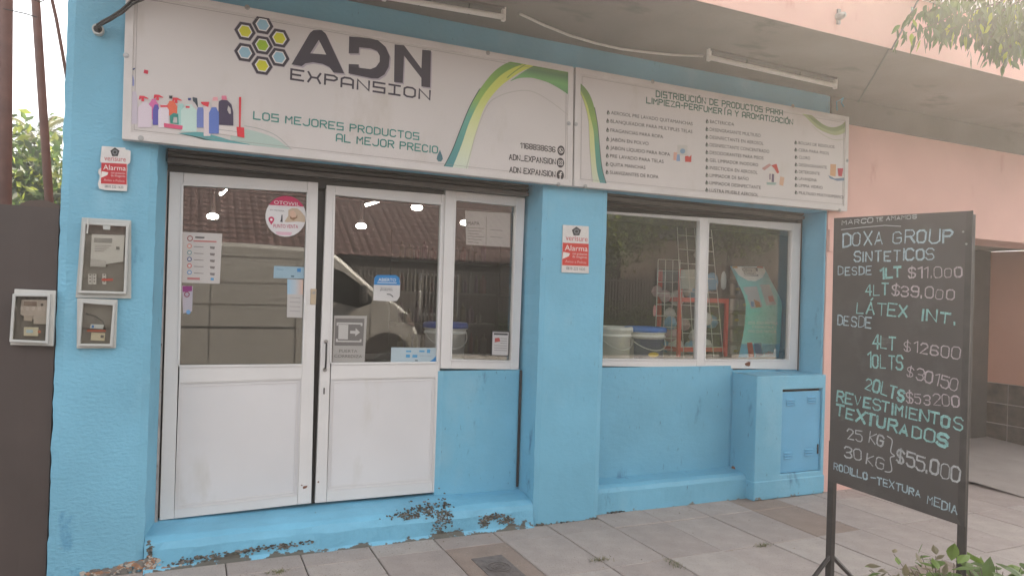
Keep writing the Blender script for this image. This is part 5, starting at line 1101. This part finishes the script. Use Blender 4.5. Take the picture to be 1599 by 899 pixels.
# ================================================================== THINGS INSIDE THE SHOP
def bucket(label, px_, pyb, pyt, wpx, y, lid, body, labelc=None):
    c = at(px_, pyb, y); tp = at(px_, pyt, y); r = (at(px_+wpx/2, pyb, y)[0]-at(px_-wpx/2, pyb, y)[0])/2*.97; z0 = max(c[1], 1.087); h = tp[1]-z0
    t = thing('paint_bucket', label, 'bucket', (c[0], y, z0), 'plastic buckets standing behind the shop glass'); o3 = (c[0], y, z0)
    b = B(); b.lathe([(0, 0), (r*.88, 0), (r*.93, h*.70), (r*1.0, h*.71), (r*1.0, h*.75), (r*.95, h*.76), (r*.96, h*.82), (r*1.02, h*.83), (r*1.02, h*.86), (r*.97, h*.87)], o3, 28); b.build('tub', mat('bucket_'+body, body, .4, var=.03), t, smooth=True)
    b = B(); b.lathe([(r*.97, h*.86), (r*1.05, h*.86), (r*1.05, h*.95), (r*1.0, h), (r*.94, h), (r*.93, h*.97), (0, h*.97)], o3, 28); b.build('lid', mat('lid_'+lid, lid, .4, var=.03), t, smooth=True)
    if labelc:
        b = B(); n = 12; vs = []
        for i in range(n+1):
            a = -math.pi/2-1.15+2.0*i/n
            for zz, rk in ((h*.06, .895), (h*.66, .935)): vs.append((o3[0]+r*(rk+.01)*math.cos(a), o3[1]+r*(rk+.01)*math.sin(a), z0+zz))
        b.add(vs, [(2*i, 2*i+2, 2*i+3, 2*i+1) for i in range(n)]); b.build('label_wrap', mat('wrap_'+labelc, labelc, .4, var=.03), t)
        b = B(); yl = y-r*.99
        b.flat(circle((o3[0]-r*.15, z0+h*.22), r*.30, 18, h*.07), yl); b.build('yellow_oval', ink('b89a2a'), t)
    b = B(); pts = [(o3[0]+r*1.0*math.cos(a), y-r*1.0*math.sin(a)*1.02, z0+h*.76-math.sin(a)*h*.42) for a in [math.pi*i/14 for i in range(15)]]; b.tube(pts, .004, 6); b.build('bail_handle', mat('bail_white', (.6, .58, .56), .4), t, smooth=True)
    return t
bucket('white bucket with blue lid seen between the right door and the narrow side window', 694, 562, 503, 66, .62, '2f4a9a', 'd8d4d2')
bucket('plain white bucket with white lid behind the left end of the shop window', 957, 562, 509, 50, .46, 'dad6d2', 'dad6d2')
bucket('blue lidded paint bucket with dark label and yellow oval in the shop window', 1005, 562, 510, 56, .46, '3a6ec0', 'd0ccca', '2a3050')
RED = mat('red_rack_paint', (.62, .06, .035), .4, var=.1); WIRE = mat('chrome_wire', (.62, .60, .56), .4, var=.05)
Yr = .75
def p3(px_, py_, y): q_ = at(px_, py_, y); return (q_[0], y, q_[1])
t = thing('red_display_rack', 'red metal display rack with grey header card and hanging packs in the shop window', 'display rack', p3(1100, 563, Yr))
xa, xb = at(1059, 560, Yr)[0], at(1132, 560, Yr)[0]; za_, zb_2 = 1.087, at(1059, 420, Yr)[1]
for x in (xa, xb):
    for yy in (Yr, Yr+.3): b = B(); b.box(x-.016, x+.016, yy-.012, yy+.012, za_, zb_2 if x == xa else zb_2-.25); b.build('upright', RED, t)
for z in (zb_2-.27, 1.15): b = B(); b.box(xa, xb, Yr-.01, Yr+.01, z-.02, z+.02); b.box(xa-.01, xa+.01, Yr, Yr+.3, z-.02, z+.02); b.build('shelf_bar', RED, t)
b = B(); b.prism(P(zm(0, 0, 1), [(1063, 421), (1092, 420), (1095, 450), (1063, 451)], Yr-.02), Yr-.03, Yr-.02); b.build('header_card', mat('header_card', (.33, .34, .30), .7), t)
rnd = random.Random(3)
for i in range(24):
    x = xa-.12+rnd.random()*(xb-xa+.1); z = 1.12+rnd.random()*.62; s_ = rnd.uniform(.045, .075)
    b = B(); b.lathe([(0, -s_*.9), (s_*.6, -s_*.7), (s_, 0), (s_*.7, s_*.8), (.01, s_*1.1)], (x, Yr+.12+.1*rnd.random(), z), 9); b.build('hanging_pack', mat('pack_%d' % (i % 3), [(.60, .57, .55), (.16, .36, .55), (.45, .30, .30)][i % 3], .4, bump=.5, bscale=20), t)
t = thing('wire_rack', 'pale wire grid rack standing at an angle left of the red rack in the window', 'wire rack', p3(1040, 563, .7))
def grid(a, c_, e, f_, nu, nv, r=.0035):
    A_, C_, E_, F_ = map(Vector, (a, c_, e, f_)); 
    for i in range(nu+1): u = i/nu; b = B(); b.tube([A_.lerp(C_, u), F_.lerp(E_, u)], r, 5); b.build('wire', WIRE, t)
    for j in range(nv+1): v = j/nv; b = B(); b.tube([A_.lerp(F_, v), C_.lerp(E_, v)], r, 5); b.build('wire', WIRE, t)
grid(p3(1028, 405, .72), p3(1062, 406, .85), p3(1060, 563, .85), p3(1022, 563, .72), 3, 9)
t = thing('tall_wire_rack', 'tall pale wire grid panel leaning behind the centre mullion of the shop window', 'wire rack', p3(1080, 563, .66))
grid(p3(1057, 345, .66), p3(1110, 350, .7), p3(1130, 563, .7), p3(1068, 563, .66), 4, 10)
for i, (px_, py_, w_, h_, c_) in enumerate(((1092, 398, 30, 16, 'b4aca4'), (1112, 440, 34, 40, '5f93b4'), (1130, 438, 16, 40, 'a9b0b4'), (1022, 485, 8, 24, 'b06a70'))):
    q_ = p3(px_, py_, .72); s_ = w_/1599*4
    t = thing('hanging_package', ['small pale label card on the tall wire rack', 'crumpled light blue plastic bag on the red rack', 'white plastic bag end on the red rack', 'slim pink and white tube beside the wire rack'][i], 'package', q_)
    b = B(); sw = w_*.0042/2; sh = h_*.0042/2
    b.lathe([(.001, -sh), (sw*.8, -sh*.8), (sw, 0), (sw*.75, sh*.7), (sw*.3, sh)], q_, 9); b.v = [(x, q_[1]+(y2-q_[1])*.4, z) for x, y2, z in b.v]; b.build('bag', mat('bag_'+c_, c_, .3, bump=.8, bscale=25, dist=.02), t)
# can shelf behind the standee
t = thing('can_shelf', 'dark shelf of small paint cans with yellow labels beside the teal display', 'shelf', p3(1160, 563, 1.0))
b = B(); X0, X1 = at(1140, 500, 1.0)[0], at(1190, 500, 1.0)[0]; b.box(X0, X1+.1, 1.14, 1.16, 1.0, 1.95); b.build('back', DARK, t)
for j in range(6):
    z = 1.06+j*.15; b = B(); b.box(X0, X1+.1, .95, 1.14, z-.008, z); b.build('shelf_board', DARK, t)
    for i in range(3):
        b = B(); c = (X0+.06+i*.1, 1.02, z); b.lathe([(0, 0), (.042, 0), (.042, .10), (.036, .108), (0, .108)], c, 14); b.build('can', mat('can_dark', (.10, .09, .085), .4) if (i+j) % 3 else mat('can_pale', (.42, .41, .40), .4), t, smooth=False)
        if (i+j) % 2 == 0: b = B(); b.flat(circle((c[0], z+.055), .028, 14, .014), .975); b.build('yellow_label', ink('a08c30'), t)
# teal cardboard standee, curved
zs = zm(990, 370, 4.281)
t = thing('cardboard_standee', 'curved teal cardboard advertising display with white top in the right pane', 'display', p3(1195, 563, .62))
Ls = [(645, 195), (690, 290), (745, 420), (748, 520), (735, 640), (700, 810)]; Rs = [(868, 198), (915, 290), (985, 430), (985, 540), (980, 680), (965, 810)]
def lerp_pts(pts, n): 
    sl_ = smooth_line(pts, n); return sl_
LL, RR = lerp_pts(Ls, 4), lerp_pts(Rs, 4)
def syY(k_, n): u = k_/n; return .62+.10*(1-math.sin(u*math.pi))*(1 if u < .5 else .4)
n = len(LL); vs = []
for k_ in range(n):
    y = syY(k_, n-1); a, e = at(*zs(*LL[k_]), y), at(*zs(*RR[k_]), y); vs += [(a[0], y, a[1]), (e[0], y, e[1])]
b = B(); b.add(vs, [(2*i, 2*i+2, 2*i+3, 2*i+1) for i in range(n-1)]); b.add([(x, y+.006, z) for x, y, z in vs], [(2*i+1, 2*i+3, 2*i+2, 2*i) for i in range(n-1)])
b.build('card', ramp_mat('standee_print', [(0, '3fb4ec'), (.15, '50b8e0'), (.17, '90e0dc'), (.5, '78e0d2'), (.8, '6ccccc'), (1, '6a9fb4')]), t)
def sp(name, pts, colr, lift=.002):
    b = B(); q = []
    for p in pts:
        u = 0
        ys_ = [l_[1] for l_ in LL]; kk = min(range(n), key=lambda i: abs(ys_[i]-p[1])); y = syY(kk, n-1)-lift-.004; a = at(*zs(*p), y); q.append((a[0], y, a[1]))
    tr = tessellate_polygon([[Vector((x, z, 0)) for x, y, z in q]]); b.add(q, [tuple(x) for x in tr]); b.build(name, ink(colr), t)
sp('white_cap', [(660, 198), (868, 200), (880, 230), (860, 270), (810, 295), (760, 290), (700, 255)], 'ece8e4'); sp('logo_frame', [(712, 200), (825, 205), (832, 262), (735, 258)], '50505a', .003); sp('logo_field', [(716, 205), (812, 208), (822, 255), (740, 252)], 'c4beb8', .004)
sp('corner_mark', [(655, 198), (690, 196), (694, 206), (662, 208)], 'b8862c', .004); sp('corner_mark', [(820, 197), (862, 198), (866, 208), (824, 206)], 'b04434', .004)
sp('product_pack', [(730, 335), (820, 330), (858, 465), (785, 478)], 'b3b7bc', .003); sp('product_pack', [(840, 318), (905, 318), (952, 450), (885, 455)], 'a9b0b2', .003); sp('product_patch', [(800, 415), (840, 435), (848, 468), (815, 470)], 'b8762c', .004); sp('product_patch', [(895, 395), (930, 392), (938, 430), (905, 435)], 'a84c48', .004); sp('product_patch', [(780, 430), (800, 432), (802, 465), (785, 466)], '3f7fb0', .004)
sp('red_stripe', [(755, 705), (790, 703), (805, 800), (768, 803)], 'b03038', .003); sp('blue_stripe', [(802, 708), (850, 706), (862, 790), (815, 800)], '2b6aa8', .003)
def st_(s, p0, p1, cap, colr):
    y = .606; a, e, tt = at(*zs(*p0), y), at(*zs(*p1), y), at(*zs(p0[0], p0[1]-cap), y); font_text(s, t, a, e[0]-a[0], tt[1]-a[1], y, colr)
st_('ESTE AÑO PINTALA', (765, 582), (962, 582), 20, 'f0f4f2'); st_('Y DISFRUTALA', (788, 610), (935, 610), 20, 'f0f4f2'); st_('MAS QUE NUNCA', (765, 638), (950, 638), 20, 'f0f4f2'); 
y = .70
st_('Obra', (725, 228), (790, 228), 22, '4a4a52'); st_('Color', (735, 250), (805, 250), 20, '4a4a52'); st_('rodillo', (865, 782), (930, 782), 16, 'b0404a')
# ceiling lamps inside
LED = mat('led_bulb', (1, .96, .90), .4, var=0, emit=9)
for i, (px_, py_, y) in enumerate(((332, 338, 3.2), (564, 353, 3.0), (651, 324, 2.2), (726, 348, 3.4))):
    q_ = p3(px_, py_, y); t = thing('ceiling_bulb', ['lit round ceiling bulb seen through the left door glass', 'lit round ceiling bulb at the left of the right door glass', 'brightest lit ceiling bulb near the top right of the right door glass', 'lit ceiling bulb seen through the narrow side window'][i], 'lamp', q_, 'lit ceiling bulbs in the shop')
    b = B(); b.lathe([(0, -.028), (.045, -.02), (.055, 0), (.045, .02), (.02, .03)], q_, 16); b.build('bulb', LED, t, smooth=True)
    b = B(); b.lathe([(.02, .03), (.02, 3.0-q_[2])], q_, 8); b.build('stem', DARK, t)
for lbl, p0, p1 in (('lit fluorescent tube high behind the left door glass', (345, 303), (356, 292)), ('lit fluorescent tube high behind the right door glass', (572, 320), (598, 312))):
    a = p3(*p0, 2.0); e = list(p3(*p1, 2.6)); t = thing('interior_tube', lbl, 'lamp', a); b = B(); b.tube([a, e], .013, 8); b.build('tube', LED, t)
    b = B(); b.tube([Vector(a)+Vector((0, 0, .03)), Vector(e)+Vector((0, 0, .03))], .02, 6); b.build('fitting', INT, t)
# shelves with goods deep in the shop
for i, (x0, x1) in enumerate(((2.5, 3.9), (4.1, 5.5))):
    t = thing('goods_shelf', ['stocked shelf at the back behind the narrow side window', 'stocked shelf at the back behind the shop window'][i], 'shelf', (x0, 4.6, .2))
    b = B(); b.box(x0, x1, 5.0, 5.03, .2, 2.4); b.build('back_board', mat('shelf_grey', (.05, .045, .04), .7), t); rnd = random.Random(i)
    for j in range(5):
        z = .3+j*.42; b = B(); b.box(x0, x1, 4.65, 5.0, z, z+.03); b.build('shelf_board', mat('shelf_edge', (.08, .07, .065), .6), t); x = x0+.05
        while x < x1-.12:
            w_ = rnd.uniform(.06, .12); h_ = rnd.uniform(.15, .30); b = B(); b.lathe([(0, 0), (w_*.42, 0), (w_*.42, h_*.7), (w_*.15, h_*.85), (w_*.15, h_)], (x+w_/2, 4.8, z+.031), 8)
            b.build('product', mat('prod_%d' % rnd.randrange(6), [(.10, .03, .03), (.03, .05, .09), (.09, .085, .08), (.03, .07, .05), (.09, .08, .04), (.06, .03, .06)][rnd.randrange(6)], .4), t); x += w_+.015

# ================================================================== ACROSS THE STREET (seen mirrored in the glass)
VB = mat('van_paint', (.27, .255, .235), .35, var=.02, spec=.6); VG = mat('van_window', (.012, .013, .014), .08, var=0, spec=.8)
t = thing('parked_van', 'pale grey delivery van parked across the street, mirrored in the door glass', 'van', (1, -7.9, -.13))
prof = [(-1.70, .30), (-1.70, .55), (-1.72, 1.2), (-1.66, 2.0), (-1.50, 2.20), (-.6, 2.25), (.8, 2.26), (1.9, 2.24), (2.18, 2.19), (2.36, 2.06), (2.88, 1.62), (3.02, 1.50), (3.28, 1.38), (3.48, 1.22), (3.62, 1.02), (3.70, .80), (3.72, .50), (3.62, .26), (3.0, .22), (-1.5, .22)]
ys = [(-8.94, .0, .55), (-8.90, .03, .2), (-8.80, .05, .06), (-8.5, .05, .0), (-7.4, .05, .0), (-7.05, .05, .06), (-6.94, .03, .20), (-6.90, .0, .55)]
b = B(); vs = []; n = len(prof)
cxp, czp = 1.0, 1.0
for y, sh, ins in ys:
    for (x, z) in prof:
        k_ = .06*(ins/.55)**1.5 if ins else 0
        zz = z-(z-1.0)*k_*.9 if z > 1.0 else z; xx = cxp+(x-cxp)*(1-k_*.5)
        if z > 1.3 and ins > .3: pass
        vs.append((xx, y, zz))
fs = []
for j in range(len(ys)-1):
    for i in range(n): a, c_ = j*n+i, j*n+(i+1) % n; fs.append((a, c_, c_+n, a+n))
b.add(vs, fs)
capf = tessellate_polygon([[Vector((vs[i][0], vs[i][2], 0)) for i in range(n)]]); k0 = len(vs)-n
b.f += [tuple(x) for x in capf]+[tuple(k0+q for q in x[::-1]) for x in capf]; b.m += [0]*(2*len(capf)); b.build('body', VB, t, smooth=False)
def side(name, pts, m_, y=-6.893, d=.012): b = B(); b.prism(pts, y, y-d); return b.build(name, m_, t)
side('door_window', [(1.72, 1.95), (2.12, 1.95), (2.36, 1.86), (2.60, 1.70), (2.84, 1.46), (2.84, 1.36), (2.62, 1.28), (2.2, 1.38), (1.72, 1.42)], VG)
side('side_trim', [(-1.6, .93), (1.62, .93), (1.62, .955), (-1.6, .955)], mat('van_trim', (.05, .05, .05), .6))
for x in (1.62, .35, 2.83): side('panel_gap', [(x, .4), (x+.008, .4), (x+.008, 2.02 if x < 2 else 1.3), (x, 2.02 if x < 2 else 1.3)], mat('van_gap', (.17, .155, .14), .6))
side('panel_rail', [(-1.6, 1.28), (1.6, 1.30), (1.6, 1.312), (-1.6, 1.292)], mat('van_gap', (.17, .155, .14), .6)); side('roof_gutter', [(-1.5, 2.03), (1.7, 2.04), (1.7, 2.052), (-1.5, 2.042)], MATS['van_gap'])
side('side_fold', [(-1.5, 1.62), (1.5, 1.64), (1.5, 1.648), (-1.5, 1.628)], MATS['van_gap'])
side('headlight', [(3.30, 1.22), (3.44, 1.21), (3.58, 1.05), (3.60, .98), (3.48, 1.02), (3.36, 1.12)], mat('headlight_glass', (.75, .75, .72), .05, metal=.9, var=0), d=.05)
side('bumper', [(3.58, .86), (3.715, .84), (3.71, .32), (3.52, .30), (3.56, .7)], mat('bumper_grey', (.20, .19, .18), .6), d=.03)
for xw in (3.12, -.55):
    side('wheel_arch', [(xw+.47*math.cos(a), .36+.52*math.sin(a)) for a in [math.pi*i/14 for i in range(15)]], DARK, -6.882, .03)
    w = link(bpy.data.objects.new('wheel', None)); w.parent = t; w.location = Vector((xw, -6.95, .22))-wpos(t)
    b = B(); b.lathe([(.22, -.02), (.33, -.02), (.35, .0), (.35, .18), (.33, .2)], (xw, -7.02+.13, .22), 28, 'y'); b.build('tyre', mat('rubber', (.03, .03, .03), .8), w)
    b = B(); b.lathe([(0, -.01), (.08, -.015), (.2, .02), (.22, -.02)], (xw, -7.02+.135, .22), 20, 'y'); b.build('rim', STEEL, w)
b = B(); b.box(2.62, 2.72, -6.88, -6.66, 1.36, 1.66); b.build('mirror', DARK, t, bevel=.03)

ROOF = mat('clay_roof', (.075, .038, .033), .85, var=.3, vscale=5)
hs_ = thing('tiled_house', 'low house with a big reddish clay tile roof across the street, mirrored in the glass', 'house', (2, -16, 0))
HW = mat('house_wall', (.07, .058, .05), .8, var=.15)
b = B(); b.box(-14, 11, -22, -14.2, 0, 2.55); b.build('wall', HW, hs_)
b = B(); nx_ = 25*16; rowsn = 26
for j in range(rowsn):
    y0 = -13.6-j*.25; z0 = 2.42+j*.145; y1 = y0-.28; z1 = z0+.16; vs = []
    for i in range(nx_+1):
        x = -14.2+i*25.4/nx_; w_ = .045*abs(math.sin(x*math.pi/.22)); vs += [(x, y0, z0+w_+.03), (x, y1, z1+w_)]
    b.add(vs, [(2*i, 2*i+2, 2*i+3, 2*i+1) for i in range(nx_)])
stuff(b.build('roof_tiles', ROOF, hs_))
b = B(); b.add([(-14, -13.7, 2.38), (11, -13.7, 2.38), (11, -20.1, 6.2), (-14, -20.1, 6.2)], [(0, 1, 2, 3)]); b.build('roof_deck', HW, hs_)
for x in (-3, 2.5, 6.5):
    w = link(bpy.data.objects.new('window', None)); w.parent = hs_; w.location = Vector((x, -14.2, 1.2))-wpos(hs_)
    b = B(); b.ring([(x-.6, .9), (x+.6, .9), (x+.6, 2.1), (x-.6, 2.1)], [(x-.52, .98), (x+.52, .98), (x+.52, 2.02), (x-.52, 2.02)], -14.16, -14.2); b.build('frame', WHITE, w); b = B(); b.box(x-.52, x+.52, -14.19, -14.18, .98, 2.02); b.build('pane', VG, w)
t = thing('railing_fence', 'dark upright bar fence in front of the tiled house across the street', 'fence', (2, -12.6, 0))
b = B(); b.box(-12, 14, -12.7, -12.5, 0, .5); b.build('base_wall', HW, t); b = B(); b.box(-12, 14, -12.62, -12.58, 2.05, 2.1); b.build('top_rail', DARK, t)
me0 = None
for i in range(180):
    x = -4+i*.1
    if me0 is None: b = B(); b.box(-.022, .022, -.015, .015, .5, 2.15); o = b.build('bar', mat('fence_bar', (.10, .085, .075), .6), t); me0 = o.data
    else: o = link(bpy.data.objects.new('bar', me0)); o.parent = t
    o.location = (x-2, 0, 0)
for i, (x, y, h, bl, n_, lbl) in enumerate(((10.0, -11.5, 5, [(10, -11.5, 3.4, 1.4, 1.2, 1.1), (11.2, -11.8, 3.9, 1.2, 1.1, 1.0), (9.0, -11.6, 3.6, 1.0, 1, .9)], 10000, 'leafy tree across the street mirrored in the left pane of the shop window'),
                                     (14.0, -11.0, 6, [(14, -11, 4.0, 1.6, 1.4, 1.2), (15.5, -11, 4.6, 1.4, 1.4, 1.1), (12.6, -11.2, 4.5, 1.2, 1.2, 1.0)], 12000, 'taller leafy tree across the street mirrored near the window mullion'),
                                     (20.0, -12.0, 6, [(20, -12, 4.2, 2.0, 1.6, 1.5), (22, -12, 4.6, 1.8, 1.4, 1.3), (18, -12.2, 4.8, 1.4, 1.4, 1.0)], 12000, 'broad leafy tree across the street mirrored in the right pane'),)):
    tree(lbl, x, y, h, bl, n_, .14, 30+i, r=.14, group='trees across the street')
t = thing('hedge', 'low clipped green hedge across the street mirrored in the shop window', 'hedge', (11, -11.6, 0))
stuff(leaf_cloud([(8+k_*1.0, -11.9, .8, .7, .4, .8) for k_ in range(9)], 5000, .11, 77).build('hedge_leaves', [LEAF_D, LEAF_M, LEAF_Y], t))
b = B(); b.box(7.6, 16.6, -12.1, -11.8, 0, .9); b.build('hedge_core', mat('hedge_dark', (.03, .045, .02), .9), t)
t = thing('brick_house', 'orange brown house across the street mirrored in the right pane', 'house', (21, -17, 0))
b = B(); b.box(13, 30, -22, -15, 0, 5.5); b.build('wall', mat('orange_wall', (.075, .052, .038), .8, var=.5, vscale=.8), t)
b = B(); b.box(12.8, 30.2, -22.2, -14.7, 5.5, 5.8); b.build('roof', ROOF, t)
for x in (15, 18.5, 22, 26):
    b = B(); b.box(x-.6, x+.6, -15.0, -14.97, 1.2, 2.6); o = b.build('window', VG, t)
    b = B(); b.box(x-.5, x+.5, -15.0, -14.97, 3.6, 4.8); b.build('window', VG, t)

# ------------------------------------------------------------------ haze (added volume, stands in for the low sun's veiling lens glare)
HZ = bpy.data.materials.new('glare_haze_volume'); HZ.use_nodes = True; hn = HZ.node_tree.nodes; hn.remove(hn['Principled BSDF'])
pv = hn.new('ShaderNodeVolumePrincipled'); pv.inputs['Color'].default_value = (.95, .90, .86, 1); pv.inputs['Density'].default_value = 0.0088
pv.inputs['Anisotropy'].default_value = 0.68
HZ.node_tree.links.new(pv.outputs[0], hn['Material Output'].inputs['Volume'])
b = B(); b.box(-34, 40, -24, 22, -1.6, 8.2); stuff(b.build('glare_haze', HZ, None))
